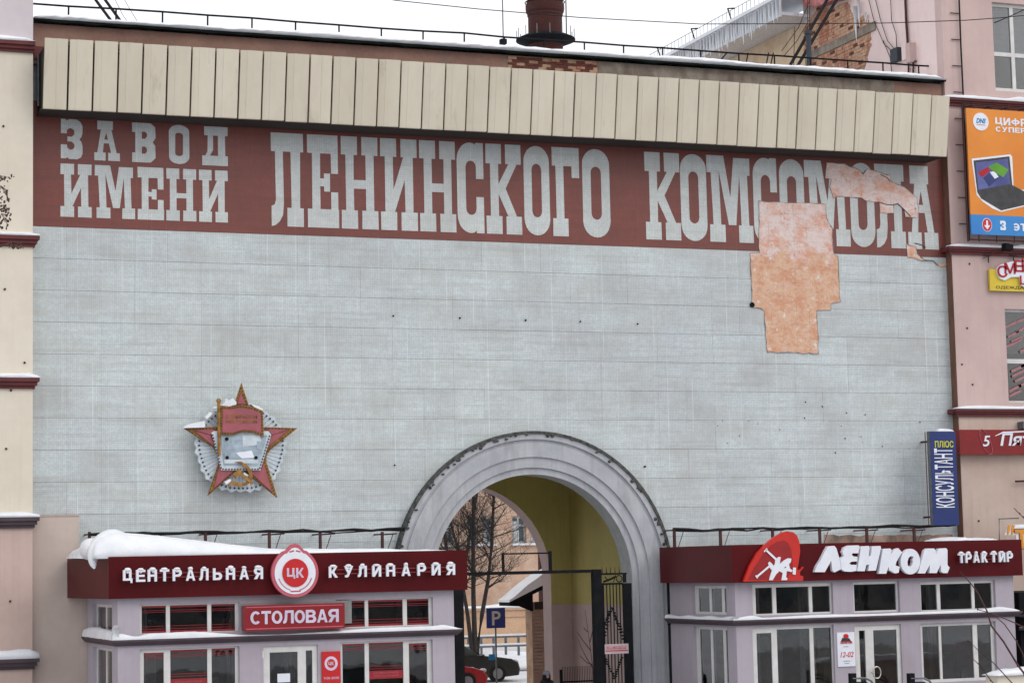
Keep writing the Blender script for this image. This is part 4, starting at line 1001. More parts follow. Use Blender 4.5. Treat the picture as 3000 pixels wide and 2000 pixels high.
# small orange-lettered sign above the right pavilion
sy = -1.2
os_ = thing('orange_letter_sign', 'cut-out orange sign lettering with blue outline on thin frame above right pavilion', 'sign', (*W(2975, 1590, sy),))
mb = MB().tube([(*W(2928, 1582, sy),), (*W(2927, 1519, sy),), (*W(2985, 1517, sy),)], .02, 5); mb.build('frame', MAT['metal'], os_)
MB().prism([xz([(2944,1566),(2954,1540),(2974,1536),(2976,1535),(3060,1535),(3060,1560),(3010,1600),(2980,1600),(2976,1566)], sy+.02)], sy+.02, sy+.05).build('white_backing', MAT['white'], os_)
p = W(2962, 1550, sy)
text_mesh('"', p.x-.13, p.x+.13, p.z-.14, p.z+.12, sy+.018, .02, .01, .3).build('letter', MAT['orange_text'], os_)
p = W(2990, 1570, sy)
sans('Т', p.x-.24, p.x+.30, p.z-.37, p.z+.24, sy+.018, .008).build('letter_outline', MAT['navy'], os_)
sans('Т', p.x-.19, p.x+.25, p.z-.35, p.z+.20, sy+.009, .02).build('letter', MAT['orange_text'], os_)
snow_mesh([(p.x-.25, .03), (p.x, .09), (p.x+.4, .08)], sy, sy+.08, p.z+.22, n=12, seed=78, lump=.006).build('snow', MAT['snow'], os_, smooth=True)
p = W(2968, 1410, RY)
tag(MB().tube([(p.x, RY-.12, p.z), (p.x+.8, RY-.12, p.z+.02)], .03, 5).build('conduit_stub', MAT['rust'], None), 'short rusty pipe stub on beige wall right of the blue sign', 'pipe')

# ================================================================== EMBLEM
ey = -.35
EP = lambda pts, y=ey: xz([(500+a_/4.1275, 1100+b_/4.1275) for a_, b_ in pts], y)
em = thing('star_emblem', 'large faded red five-pointed star order emblem with banner, sickle and snow', 'emblem', (*W(705, 1290, -.2),))
cE = (848, 870)
rays = []
NT = 60
for i in range(NT):
    a_ = 2*pi*i/NT
    lob = 1+.055*abs(sin(2.5*(a_-pi/2)))
    r_ = 530*lob*(1.02 if i % 2 else .965)
    rays.append((cE[0]+r_*cos(a_)*1.0, cE[1]+r_*sin(a_)))
MB().prism([EP(rays)], ey, ey+.12).build('rays_backing', MAT['ray'], em)
# ray ribs
mb = MB()
for i in range(NT):
    a_ = 2*pi*(i+.5)/NT
    p0 = EP([(cE[0]+300*cos(a_), cE[1]+300*sin(a_)), (cE[0]+505*cos(a_), cE[1]+505*sin(a_))])
    mb.tube([(p0[0][0], ey-.003, p0[0][1]), (p0[1][0], ey-.003, p0[1][1])], .008, 3)
mb.build('ray_ribs', MAT['ray2'], em, kind='stuff')
def dots(path, y, step, r_, closed=True):
    mb = MB(); pts = path+[path[0]] if closed else path
    for a_, b_ in zip(pts[:-1], pts[1:]):
        L = sqrt((a_[0]-b_[0])**2+(a_[1]-b_[1])**2); k__ = max(1, round(L/step))
        for i in range(k__):
            t = (i+.5)/k__; x, z = a_[0]+(b_[0]-a_[0])*t, a_[1]+(b_[1]-a_[1])*t
            mb.tube([(x, y, z), (x, y-.035, z)], r_, 6)
    return mb
inner_r = [(cE[0]+(p[0]-cE[0])*.955, cE[1]+(p[1]-cE[1])*.955) for p in rays[::2]]
dots(EP(inner_r), ey-.001, .13, .024).build('ray_bulbs', MAT['dark_blue'], em, kind='stuff')
star = [(848,95),(955,430),(1010,622),(1525,635),(1200,895),(1150,960),(1145,1040),(1280,1475),(985,1235),(850,1120),(730,1200),(440,1455),(575,1060),(560,970),(515,870),(140,630),(690,620),(740,430)]
MB().prism([EP(star)], ey-.10, ey-.001).build('star_border', MAT['gold'], em)
def shrink(poly, tips, k1, k2):
    out = []
    for p in poly:
        k_ = k1 if p in tips else k2
        out.append((850+(p[0]-850)*k_, 850+(p[1]-850)*k_))
    return out
tips = [(848,95),(1525,635),(1280,1475),(440,1455),(140,630)]
arms = [  # pink faces of each arm (two facets)
 [[(848,215),(905,345),(800,345)]],
 [[(1160,645),(1410,655),(1225,715)],[(1225,720),(1415,665),(1170,860),(1190,790)]],
 [[(540,650),(290,660),(480,715),(490,700)],[(290,670),(480,722),(510,800),(520,850)]],
 [[(590,1085),(620,1135),(780,1140),(700,1200),(520,1360)]],
 [[(1120,1060),(1090,1140),(970,1140),(985,1190),(1215,1400)]]]
for arm in arms:
    mb = MB()
    for f_ in arm: mb.prism([EP(f_, ey-.1)], ey-.135, ey-.1005)
    mb.build('arm_face', MAT['star_pink'], em)
sb = [(850+(p[0]-850)*.955, 850+(p[1]-850)*.955) for p in star]
dots(EP(sb, ey-.1), ey-.1005, .085, .017).build('star_bulbs', plain('dull_bulbs', S(84, 62, 40), scale=9), em, kind='stuff')
# central picture
MB().prism([EP([(490,690),(520,670),(1180,670),(1215,715),(1080,1145),(610,1145)], ey-.14)], ey-.17, ey-.136).build('picture_frame', MAT['ray'], em)
dots(EP([(500,700),(615,1130),(1072,1130),(1200,715)], ey-.17), ey-.1705, .075, .02, False).build('frame_bulbs', MAT['dark_blue'], em, kind='stuff')
MB().prism([EP([(605,720),(1165,720),(1060,1085),(640,1085)], ey-.17)], ey-.185, ey-.1705).build('picture', plain('painted_sea', S(170, 184, 196), S(140, 156, 168), scale=3, stretch=(1, 1, 2)), em)
for li, (pts, m) in enumerate((([(640,740),(700,740),(700,900),(640,900)], 'ray2'), ([(730,750),(770,750),(775,890),(730,890)], 'ray2'), ([(870,720),(1080,720),(1100,830),(870,860)], 'ray'), ([(1040,790),(1140,800),(1105,900),(1040,880)], 'ray2'), ([(780,930),(980,905),(1010,990),(860,1000)], 'white'), ([(650,930),(780,920),(850,1000),(650,1005)], 'ray2'), ([(645,1010),(1060,1015),(1050,1060),(650,1060)], 'ray'))):
    MB().prism([EP(pts, ey-.185)], ey-.190-.002*li, ey-.1855).build('ship_shape', MAT[m], em)
for a_, b_ in ((678, 765), (682, 990), (1032, 990)):
    q = EP([(a_, b_)], ey-.2)[0]; MB().tube([(q[0], ey-.186, q[1]), (q[0], ey-.22, q[1])], .045, 8).build('bolt', MAT['black'], em)
# banner
banner = [(590,362),(700,378),(860,352),(1000,382),(1112,430),(1122,742),(1000,692),(860,685),(740,722),(598,712)]
MB().prism([EP(banner, ey-.2)], ey-.24, ey-.2).build('banner_border', MAT['gold'], em)
face = [(632,400),(700,408),(860,385),(990,412),(1088,455),(1095,700),(1000,662),(860,655),(740,690),(622,685)]
MB().prism([EP(face, ey-.24)], ey-.255, ey-.2405).build('banner_face', MAT['star_pink'], em)
dots(EP([(612,382),(700,393),(860,368),(1000,397),(1100,440),(1108,720),(1000,678),(860,670),(740,706),(612,698)], ey-.24), ey-.2405, .075, .017).build('banner_bulbs', plain('dull_banner_bulbs', S(84, 62, 40), scale=9), em, kind='stuff')
q = EP([(668,520),(1045,585)], ey-.256)
text_mesh('ОКТЯБРЬСКАЯ', q[0][0], q[1][0], EP([(700,515)])[0][1]-.02, EP([(700,480)])[0][1], ey-.2555, .008, .02).build('lettering', MAT['gold'], em)
text_mesh('РЕВОЛЮЦИЯ', q[0][0], q[1][0], EP([(700,588)])[0][1], EP([(700,545)])[0][1], ey-.2555, .008, .02).build('lettering', MAT['gold'], em)
q = EP([(578,315),(590,960)], ey-.22)
MB().tube([(q[0][0], ey-.24, q[0][1]), (q[1][0], ey-.2, q[1][1])], .04, 8).ball((q[0][0], ey-.24, q[0][1]+.02), .065, .065, .065, 10, 6).build('flag_pole', MAT['gold'], em)
# hammer and sickle
sick = [(780,1040),(850,1040),(920,1080),(975,1150),(990,1220),(965,1285),(910,1325),(840,1340),(770,1330),(735,1305),(700,1350),(690,1320),(740,1270),(780,1285),(840,1300),(900,1290),(940,1240),(945,1190),(920,1130),(870,1085)]
MB().prism([EP(sick, ey-.2)], ey-.25, ey-.2).build('sickle', MAT['gold'], em)
MB().prism([EP([(740,1190),(830,1130),(870,1150),(850,1175),(1000,1290),(985,1320),(830,1200),(810,1215),(780,1250)], ey-.255)], ey-.285, ey-.2505).build('hammer', MAT['gold'], em)
mb = MB()
for i, pts in enumerate(([(145,634),(200,590),(400,548),(412,600),(400,628)], [(595,362),(640,330),(660,278),(700,305),(745,272),(785,320),(785,352),(700,375)], [(410,500),(470,440),(492,465),(430,530)], [(500,385),(555,372),(560,395),(495,400)], [(960,350),(1010,360),(1100,405),(1105,430),(1000,385)], [(640,1285),(700,1250),(720,1270),(660,1320)], [(870,1170),(930,1210),(900,1215),(870,1195)])):
    MB().prism([EP(pts, ey-.12)], ey-.2-.01*i, ey-.02).build('snow', MAT['snow'], em)
B(*[W(650, 1250).x, W(760, 1250).x], ey+.121, -.03, wz(705, 1330), wz(705, 1320)).box(W(650, 1250).x, W(760, 1250).x, ey+.121, -.03, wz(705, 1215), wz(705, 1205)).build('mount', MAT['rust'], em)

# ================================================================== PAVILIONS
FY = -4.6      # fascia front plane
WYp = -4.42    # wall front plane
def pavilion(root, X0, X1, ZF0, ZF1, LZt, xbL, hole_front, hole_side, side_left=True):
    """fascia box, walls with openings, floor, ledge, roof"""
    # fascia: front board + side boards + lid
    mb = MB(); 
    MB().prism([(X0, ZF0), (X1, ZF0), (X1, ZF1), (X0, ZF1)], FY, FY+.12).build('fascia', MAT['red_fascia'], root)
    # side fascia (slightly splayed at the back)
    s1 = MB(); n0 = 0
    s1.v = [(X0, FY+.121, ZF0), (xbL, -.42, ZF0), (xbL+.12, -.42, ZF0), (X0+.12, FY+.121, ZF0), (X0, FY+.121, ZF1), (xbL, -.42, ZF1), (xbL+.12, -.42, ZF1), (X0+.12, FY+.121, ZF1)]
    s1.f = [(0, 3, 2, 1), (4, 5, 6, 7), (0, 4, 7, 3), (1, 2, 6, 5), (0, 1, 5, 4), (3, 7, 6, 2)]
    s1.build('side_fascia', MAT['red_fascia'], root)
    B(X1-.12, X1, FY+.121, -.42, ZF0, ZF1).build('side_fascia', MAT['red_fascia'], root)
    B(X0+.13, X1-.13, FY+.13, -.40, ZF0+.02, ZF0+.1).build('soffit', MAT['grey_sheet'], root)
    B(X0+.13, X1-.13, FY+.13, -.40, ZF1-.12, ZF1-.05).build('roof', MAT['grey_sheet'], root)

# ---- left pavilion
lp = thing('canteen_pavilion', 'left single-storey lilac pavilion with maroon fascia and thick snow on roof', 'pavilion', (13, -2.5, 0))
LX0, LX1 = wx(318, 1690, FY), wx(1369, 1675, FY)
ZF0, ZF1 = 3.93, 4.88
pavilion(lp, LX0, LX1, ZF0, ZF1, 3.0, wx(197, 1690, -.42), None, None)
WX0, WX1 = wx(345, 1850, WYp), wx(1331, 1850, WYp)
def op(px0, px1, pyt, pyb, y=WYp): return (wx(px0, (pyt+pyb)/2, y), wx(px1, (pyt+pyb)/2, y), wz((px0+px1)/2, pyb, y), wz((px0+px1)/2, pyt, y))
LOWZ = .95
def low(px0, px1, pyt, y=WYp): return (wx(px0, 1960, y), wx(px1, 1960, y), LOWZ, wz((px0+px1)/2, pyt, y))
ulw = op(410, 702, 1766, 1853); urw = op(985, 1269, 1752, 1836)
llw = low(410, 702, 1896); lrw = low(999, 1269, 1876)
door = (wx(772, 1960, WYp), wx(932, 1960, WYp), .45, wz(850, 1890, WYp))
with_windows(WX0, WX1, 0, ZF0+.019, WYp, WYp+.22, [ulw, urw, llw, lrw, door], MAT['pav_wall'], 'wall', lp)
sw_u = [(-2.35, -1.2)]
zwu0, zwu1 = ulw[2], ulw[3]
def side_wall(root, X, y0, y1, holes, z1, mat='pav_wall'):
    return MB().prism([[(y0, 0), (y1, 0), (y1, z1), (y0, z1)]] + [[(a_, c_), (a_, d_), (b_, d_), (b_, c_)] for a_, b_, c_, d_ in holes], X, X+.2, 'x').build('side_wall', MAT[mat], root)
ya, yb = WX(328, 1800, WX0).y, WX(271, 1800, WX0).y
sh = [(ya, yb, zwu0+.03, zwu1), (ya, yb, LOWZ, llw[3])]
side_wall(lp, WX0, WYp+.222, -.4, sh, ZF0+.018)
B(WX1-.2, WX1, WYp+.222, -.4, 0, ZF0+.018).build('side_wall', MAT['pav_wall'], lp)
def side_window(root, X, ya, yb, za, zb, cuts):
    """window in an x-facing wall: cuts = fractions of pane edges"""
    holes = []
    for a_, b_ in cuts: holes.append([(ya+(yb-ya)*a_, za+.07), (ya+(yb-ya)*a_, zb-.07), (ya+(yb-ya)*b_, zb-.07), (ya+(yb-ya)*b_, za+.07)])
    fr = MB().prism([[(ya+.002, za+.002), (yb-.002, za+.002), (yb-.002, zb-.002), (ya+.002, zb-.002)]]+holes, X+.10, X+.16, 'x').build('window', MAT['frame'], root)
    for h_ in holes:
        B(X+.12, X+.132, min(h_[0][0], h_[2][0]), max(h_[0][0], h_[2][0]), za+.07, zb-.07).build('pane', MAT['glass'], fr)
for h_ in sh: side_window(lp, WX0, *h_, [(.04, .46), (.52, .96)])
# interior
def interior(root, X0, X1, zc, seed):
    rr = random.Random(seed)
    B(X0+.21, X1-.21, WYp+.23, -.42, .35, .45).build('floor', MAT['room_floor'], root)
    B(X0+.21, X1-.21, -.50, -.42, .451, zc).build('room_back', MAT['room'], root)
    cols_ = [plain('interior_a', S(70, 62, 60), scale=2), plain('interior_b', S(116, 112, 110), scale=2), plain('interior_c', S(96, 50, 44), scale=2), plain('interior_d', S(60, 66, 74), scale=2), plain('interior_e', S(150, 140, 128), scale=2)]
    cur = plain('net_curtain', S(140, 138, 138), S(90, 88, 90), scale=2.5, stretch=(6, 1, .4))
    x = X0+.4
    while x < X1-.8:
        if rr.random() < .3:
            w_ = rr.uniform(.2, .45); mbc = MB()
            n_ = 10
            for i in range(n_):
                xa = x+w_*i/n_; xb = x+w_*(i+1)/n_; ya_ = WYp+.34+.03*sin(i*2.2); yb_ = WYp+.34+.03*sin((i+1)*2.2)
                mbc.quad((xa, ya_, .9), (xb, yb_, .9), (xb, yb_, zc-.1), (xa, ya_, zc-.1))
            mbc.build('curtain', cur, root)
        x += rr.uniform(.7, 1.5)
    for k_ in range(int((X1-X0)/1.6)):
        x = X0+.8+k_*1.6+rr.uniform(-.2, .2)
        B(x, x+.9, -3.6, -2.9, 1.15, 1.19).box(x+.4, x+.5, -3.3, -3.2, .452, 1.149).build('table', cols_[3], root)
        B(x+.2, x+.32, -3.35, -3.25, 1.191, 1.40).build('table_item', cols_[4], root)
        MB().ball((x+.5, -2.6, 3.35), .12, .12, .08, 10, 6).build('pendant_lamp', cur, root)
    x = X0+.5
    while x < X1-1.2:
        w_ = rr.uniform(.4, 1.3); d_ = rr.uniform(1.2, 3.0); h_ = rr.uniform(1.0, 3.0)
        B(x, x+w_, -d_, -d_+.3, .452, .45+h_).build('furnishing', cols_[rr.randrange(5)], root)
        x += w_+rr.uniform(.1, .5)
interior(lp, WX0, WX1, ZF0, 3)
def panes(root, rect, edges, tops, ptop=.07, pbot=.07, y=WYp+.09, film=False, low_tops=None):
    x0, x1, z0, z1 = rect
    cols_ = [(a_, b_, z0+pbot, t_) for (a_, b_), t_ in zip(edges, tops)]
    fr = window(root, x0+.003, x1-.003, z0+.003, z1-.003, y, cols_)
    if film:
        for a_, b_, c_, d_ in cols_:
            hgt = d_-c_
            for t_, w_ in ((d_-.045, .04), (d_-.115, .012), (d_-.155, .01)):
                B(a_+.004, b_-.004, y+.024, y+.028, t_, t_+w_).build('film_stripe', MAT['sticker'], fr)
            if film == 2:
                for t_, w_ in ((c_+.005, .045), (c_+.085, .012), (c_+.15, .01)):
                    B(a_+.004, b_-.004, y+.024, y+.028, t_, t_+w_).build('film_stripe', MAT['sticker'], fr)
    return fr, cols_
X_ = lambda px_, py_=1810: wx(px_, py_, WYp+.09)
zt_u = wz(550, 1771, WYp+.05)
panes(lp, ulw, [(X_(415), X_(486.5)), (X_(498), X_(607.6)), (X_(619), X_(689))], [zt_u]*3, pbot=.02, film=2)
zt_ur = wz(1130, 1756, WYp+.05)
panes(lp, urw, [(X_(991), X_(1069)), (X_(1079), X_(1180.6)), (X_(1192.5), X_(1256.5))], [zt_ur]*3, pbot=.03, film=2)
Xl = lambda px_: X_(px_, 1950)
f1, c1 = panes(lp, llw, [(Xl(421), Xl(480)), (Xl(499), Xl(607.6)), (Xl(620), Xl(689))], [wz(450, 1911, WYp), wz(550, 1902, WYp), wz(655, 1898, WYp)], film=1)
f2, c2 = panes(lp, lrw, [(Xl(1003.5), Xl(1069)), (Xl(1081), Xl(1182)), (Xl(1198.5), Xl(1252))], [wz(1036, 1885, WYp), wz(1130, 1881, WYp), wz(1225, 1883, WYp)], film=1)
yy = WYp+.09
B(c1[1][0]+.01, c1[1][1]-.01, yy+.02, yy+.026, 1.7, wz(550, 1987, WYp)).build('window_banner', MAT['sticker'], lp)
text_mesh('МЯСО КОПЧЁНОЕ', c1[1][0]+.12, c1[1][1]-.12, wz(550, 1999, WYp), wz(550, 1992, WYp), yy+.019, .003).build('lettering', MAT['rose'], lp)
B(c2[1][0]+.01, c2[1][1]-.01, yy+.02, yy+.026, wz(1130, 1987, WYp), wz(1130, 1963, WYp)).build('window_banner', MAT['sticker'], lp)
text_mesh('КУЛИНАРНАЯ', c2[1][0]+.12, c2[1][1]-.12, wz(1130, 1973, WYp), wz(1130, 1967, WYp), yy+.019, .003).build('lettering', MAT['rose'], lp)
text_mesh('ПРОДУКЦИЯ', c2[1][0]+.12, c2[1][1]-.12, wz(1130, 1982, WYp), wz(1130, 1976, WYp), yy+.019, .003).build('lettering', MAT['rose'], lp)
for z_ in (wz(1130, 1958, WYp), wz(1130, 1951, WYp)): B(c2[1][0]+.01, c2[1][1]-.01, yy+.02, yy+.024, z_, z_+.012).build('film_stripe', MAT['sticker'], lp)
for z_ in (wz(550, 1980, WYp), wz(550, 1973, WYp)): B(c1[1][0]+.01, c1[1][1]-.01, yy+.02, yy+.024, z_, z_+.012).build('film_stripe', MAT['sticker'], lp)
# door
gz = wz(830, 1909, WYp)
dfr = window(lp, door[0]+.003, door[1]-.003, door[2]+.002, door[3]-.003, WYp+.05, [(Xl(789), Xl(871), .75, gz), (Xl(895), Xl(914), .75, wz(905, 1904, WYp))], nm='door')
for z_ in (wz(775, 1915, WYp),): MB().tube([(door[0]+.0, WYp+.02, z_-.08), (door[0]+.0, WYp+.02, z_+.08)], .03, 6).build('hinge', MAT['frame'], lp)
B(Xl(812), Xl(849), WYp+.072, WYp+.078, 1.9, wz(830, 1972, WYp)).build('paper_notice', MAT['white'], dfr)
# ledge
def ledge(root, X0, X1, zt, y0=WYp, left=True, xb=None):
    prof = [(.15, 0), (.15, -.045), (.05, -.13), (.0, -.15)]
    mb = MB()
    x0, x1 = X0-.15, X1+.15
    # front moulding
    sec = [(y0-.001, 0), (y0-.15, 0), (y0-.15, -.045), (y0-.06, -.14), (y0-.001, -.14)]
    for s_, e_ in (((x0, 0), (x1, 0)),):
        pass
    m = len(sec); n0 = len(mb.v)
    for (y, z) in sec:
        off = (y0-y)  # mitre
        mb.v.append((X0-off, y, zt+z))
    for (y, z) in sec:
        off = (y0-y); mb.v.append((X1+off, y, zt+z))
    for j in range(m):
        j2 = (j+1) % m; mb.f.append((n0+j, n0+j2, n0+m+j2, n0+m+j))
    # side mouldings (left and right)
    for sgn, XX in ((-1, X0), (1, X1)):
        n0 = len(mb.v)
        for (y, z) in sec:
            off = (y0-y); mb.v.append((XX+sgn*off, y if off > .01 else y0, zt+z))
        for (y, z) in sec:
            off = (y0-y); mb.v.append((XX+sgn*off, -.45, zt+z))
        for j in range(m):
            j2 = (j+1) % m; mb.f.append((n0+j, n0+j2, n0+m+j2, n0+m+j) if sgn > 0 else (n0+j, n0+m+j, n0+m+j2, n0+j2))
        mb.f.append(tuple(n0+m+j for j in range(m)))
    return mb.build('ledge', MAT['plum'], root)
ZL = 3.0
ledge(lp, WX0, WX1, ZL)
hz = lambda px_, py_, y_=FY: wz(px_, py_, y_)-ZL
lsn = [(201,1859),(260,1858),(330,1857),(344,1851),(402,1864),(440,1855),(574,1849),(716,1858),(820,1858),(997,1846),(1117,1837.5),(1265,1833),(1304,1829),(1358,1841)]
lprof = [(wx(a_, b_, FY), max(.012, wz(a_, b_, FY)-ZL)) for a_, b_ in lsn if a_ >= 344]
lprof[0] = (WX0-.14, lprof[0][1])
snow_mesh(lprof, WYp-.15, WYp, ZL, n=80, seed=50, lump=.006).build('ledge_snow', MAT['snow'], lp, smooth=True)
# side ledge drift (higher, wind-blown)
mb = MB(); yv = [WYp-.15+(4.0)*i/24 for i in range(25)]
def sideh(y):
    t = (y-WYp)/4.0
    return .15+.14*max(0, 1-abs(t-.55)*2.6) + (.22*math.exp(-((y-WYp+.05)/.14)**2)) + .04*sin(t*9)
for i, y in enumerate(yv):
    h_ = sideh(y)
    for (u, v) in ((0, 0), (-.02, .4), (.2, .85), (.5, 1), (1, 1.05), (1.0, 0)):
        mb.v.append((WX0-.15+u*.15, y, ZL+h_*v+random.uniform(-.006, .006)))
for i in range(24):
    for j in range(5): a_ = i*6+j; mb.f.append((a_, a_+1, a_+7, a_+6))
mb.f.append(tuple(range(6))); mb.f.append(tuple(24*6+j for j in reversed(range(6))))
mb.build('ledge_snow', MAT['snow'], lp, smooth=True)
# roof snow (deep bank, tapering to the right)
rsn = [(268,1606),(276,1585),(300,1567),(325,1560),(364,1559),(420,1563),(497,1571),(650,1589),(780,1604),(834,1607),(938,1606.5),(1117,1605),(1206,1610),(1250,1608),(1310,1611),(1335,1618)]
zb_ = ZF1-.04
YS = FY+.35
pr = [(wx(a_, b_, YS), max(.03, wz(a_, b_, YS)-zb_)) for a_, b_ in rsn]
mb = MB(); rr = random.Random(9); n_ = 110
def hx(x):
    for a_, b_ in zip(pr[:-1], pr[1:]):
        if a_[0] <= x <= b_[0]: t = (x-a_[0])/(b_[0]-a_[0]); return a_[1]+(b_[1]-a_[1])*t
    return pr[-1][1]
sec = [(0.02, 0), (-.02, .16), (.0, .35), (.06, .58), (.15, .78), (.28, .92), (.5, 1.0), (1.0, 1.0), (1.8, .9), (2.6, .7), (3.4, .5), (3.9, .3)]
m = len(sec)
for i in range(n_+1):
    x = pr[0][0]+(pr[-1][0]-pr[0][0])*i/n_; h_ = hx(x)
    for (u, v) in sec:
        hh = h_*v if u < .6 else h_*v+.02*sin(x*3+u*4)
        mb.v.append((x, FY+.03+u, zb_+hh+(rr.uniform(-.004, .004) if v else 0)))
for i in range(n_):
    for j in range(m-1): a_ = i*m+j; mb.f.append((a_, a_+m, a_+m+1, a_+1))
mb.f.append(tuple(range(m))); mb.f.append(tuple(n_*m+j for j in reversed(range(m))))
mb.build('roof_snow', MAT['snow'], lp, smooth=True)
# curling snow lip hanging over the left corner
def lobe(path, rads, nm, root):
    """path of (x,y,z); soft tube"""
    mb = MB(); mb.tube(path, rads, 12); o = mb.build(nm, MAT['snow'], root, smooth=True)
    sm = o.modifiers.new('soften', 'SUBSURF'); sm.levels = 1; sm.render_levels = 2
    return o
xk = LX0
lobe([(xk+.55, FY+1.3, zb_+.30), (xk+.25, FY+.75, zb_+.42), (xk-.02, FY+.55, zb_+.36), (xk-.20, FY+.42, zb_+.22), (xk-.30, FY+.36, zb_+.05), (xk-.30, FY+.30, zb_-.12), (xk-.27, FY+.26, zb_-.22)], [.30, .32, .27, .20, .15, .10, .02], 'snow_lip', lp)
lobe([(xk+.6, FY+2.6, zb_+.2), (xk+.15, FY+2.2, zb_+.22), (xk-.15, FY+1.6, zb_+.25), (xk-.25, FY+1.0, zb_+.2), (xk-.25, FY+.6, zb_+.15)], [.2, .26, .28, .24, .12], 'snow_lip', lp)
snow_mesh([(xk-.2, .03), (xk+.1, .06), (xk+.5, .05)], -1.6, -.5, ZF1, n=8, seed=91, lump=.01).build('snow', MAT['snow'], lp, smooth=True)

# ---- letters on the fascia, each with snow
def fascia_letters(nm, label, word, pxs, ytop, ybot, root_px, w, yf, snow=True, bold=.045, mat='white', rails=True, slope=0.0):
    root = thing(nm, label, 'sign', (wx(root_px, 1680, yf), yf, 4.3))
    z0, z1 = wz(pxs[0], ybot, yf), wz(pxs[0], ytop, yf)
    for i, (ch, px_) in enumerate(zip(word, pxs)):
        xc = wx(px_, 1680, yf); dz = 0
        o = sans(ch, xc-w/2, xc+w/2, z0, z1, yf, .06).build('letter', MAT[mat], root)
        if snow:
            rr = random.Random(i*7+len(word)); mb = MB()
            if ch == 'Ь': continue
            hw = w*(.42 if ch not in 'АЛ' else .26)*rr.uniform(.85, 1.1)
            mb.ball((xc+rr.uniform(-.01, .01), yf-.03, z1+.005), hw, .055, rr.uniform(.03, .05), 10, 6, .10, i)
            if rr.random() < .5: mb.ball((xc+rr.uniform(-.04, .04), yf-.03, z1-.05), hw*.5, .04, .03, 8, 5, .12, i+30)
            mb.build('snow_cap', MAT['snow'], o, smooth=True)
    if rails:
        mb = MB()
        for t in (.68, .32): mb.tube([(wx(pxs[0], 1680, yf), yf+.03, z0+(z1-z0)*t), (wx(pxs[-1], 1680, yf), yf+.03, z0+(z1-z0)*t)], .010, 4)
        x = wx(pxs[0], 1680, yf)
        while x < wx(pxs[-1], 1680, yf): mb.tube([(x, yf+.03, z0+.1), (x, FY, z0+.1)], .008, 4); x += .8
        mb.build('mounting_rail', plain('red_rail', S(150, 60, 60), scale=4), root)
    return root
LY = FY-.14
fascia_letters('fascia_lettering', 'row of white snow-capped Cyrillic letters left of the round sign', 'ЦЕНТРАЛЬНАЯ', [373,411,445,481,518,557,596,636,674,714,756], 1669, 1704, 560, .21, LY)
fascia_letters('fascia_lettering', 'row of white snow-capped Cyrillic letters right of the round sign', 'КУЛИНАРИЯ', [975,1020,1060,1102,1143,1188,1234,1276,1319], 1658, 1691, 1150, .215, LY)
# round sign
ry = FY-.22
rc = W(864.5, 1677, ry); pr_ = (W(914.5, 1676, ry)-W(814.5, 1676, ry)).length/100
rsgn = thing('round_sign', 'round white and rose sign with red centre disc on left pavilion fascia', 'sign', (rc.x, ry, rc.z-.5))
def badge(k, bmp_, y0, y1, m, nm, root, c=rc, n=48):
    R_ = 69*pr_*k; pts = []
    for i in range(n):
        a_ = 2*pi*i/n; r_ = R_
        d_ = abs(((a_-pi/2+pi) % (2*pi))-pi)
        c0_, rho = .86, bmp_
        if rho and abs(sin(d_))*c0_ < rho and d_ < 1: r_ = max(r_, R_*(c0_*cos(d_)+sqrt(rho*rho-(c0_*sin(d_))**2)))
        elif rho and d_ < .75: r_ *= 1+.035*(1-(d_-.42)/.33)
        pts.append((c.x+r_*cos(a_), c.z+r_*sin(a_)))
    return MB().prism([pts], y0, y1).build(nm, m, root)
badge(1, .34, ry, ry+.10, MAT['rose'], 'rim', rsgn)
badge(.87, .33, ry-.012, ry-.001, MAT['white'], 'white_ring', rsgn)
MB().prism([ell(rc.x, rc.z, 38*pr_, 40*pr_, 40)], ry-.03, ry-.013).build('red_disc', MAT['bright_red'], rsgn)
sans('ЦК', rc.x-25*pr_, rc.x+25*pr_, rc.z-14*pr_, rc.z+14*pr_, ry-.031, .01, .12).build('lettering', MAT['lilac_white'], rsgn)
mb = MB()
for i in range(26):
    a_ = radians(200+i*5.6) if i < 13 else radians(-20-(i-13)*4.9)
    if 255 < math.degrees(a_) % 360 < 286: continue
    r_ = 50*pr_; x, z = rc.x+r_*cos(a_), rc.z+r_*sin(a_)
    mb.tube([(x, ry-.013, z), (x, ry-.018, z)], 2.2*pr_, 5)
mb.prism([(rc.x-16*pr_, rc.z-50*pr_), (rc.x+17*pr_, rc.z-50*pr_), (rc.x+14*pr_, rc.z-54*pr_), (rc.x-13*pr_, rc.z-54*pr_)][::-1], ry-.018, ry-.013)
for s_ in (-1, 1):
    for k_ in range(4):
        mb.ball((rc.x+s_*(5+k_*3)*pr_, ry-.014, rc.z+(62-k_*.8)*pr_), 3*pr_, .004, 2.4*pr_, 6, 4)
mb.build('ring_ornament', MAT['rose'], rsgn)
# СТОЛОВАЯ lightbox
sy = FY-.12
sx0, sx1 = wx(716, 1810, sy), wx(1010, 1800, sy); sz0, sz1 = wz(716, 1850, sy)+.015, wz(716, 1773, sy)
st = thing('canteen_sign', 'rectangular crimson lightbox reading СТОЛОВАЯ in pale letters under the round sign', 'sign', ((sx0+sx1)/2, sy, sz0))
B(sx0, sx1, sy, sy+.26, sz0, sz1).build('lightbox', MAT['sign_red'], st)
for z_ in (sz1-.055, sz0+.035): B(sx0+.04, sx1-.04, sy-.004, sy-.0005, z_, z_+.022).build('stripe', MAT['rose'], st)
sans('СТОЛОВАЯ', sx0+.14, sx1-.15, sz0+.15, sz1-.135, sy-.001, .012, .07).build('lettering', MAT['lilac_white'], st)
B(sx0-.02, sx1+.25, sy+.262, WYp-.001, sz0+.1, sz1+.05).build('mount', MAT['grey_sheet'], st)
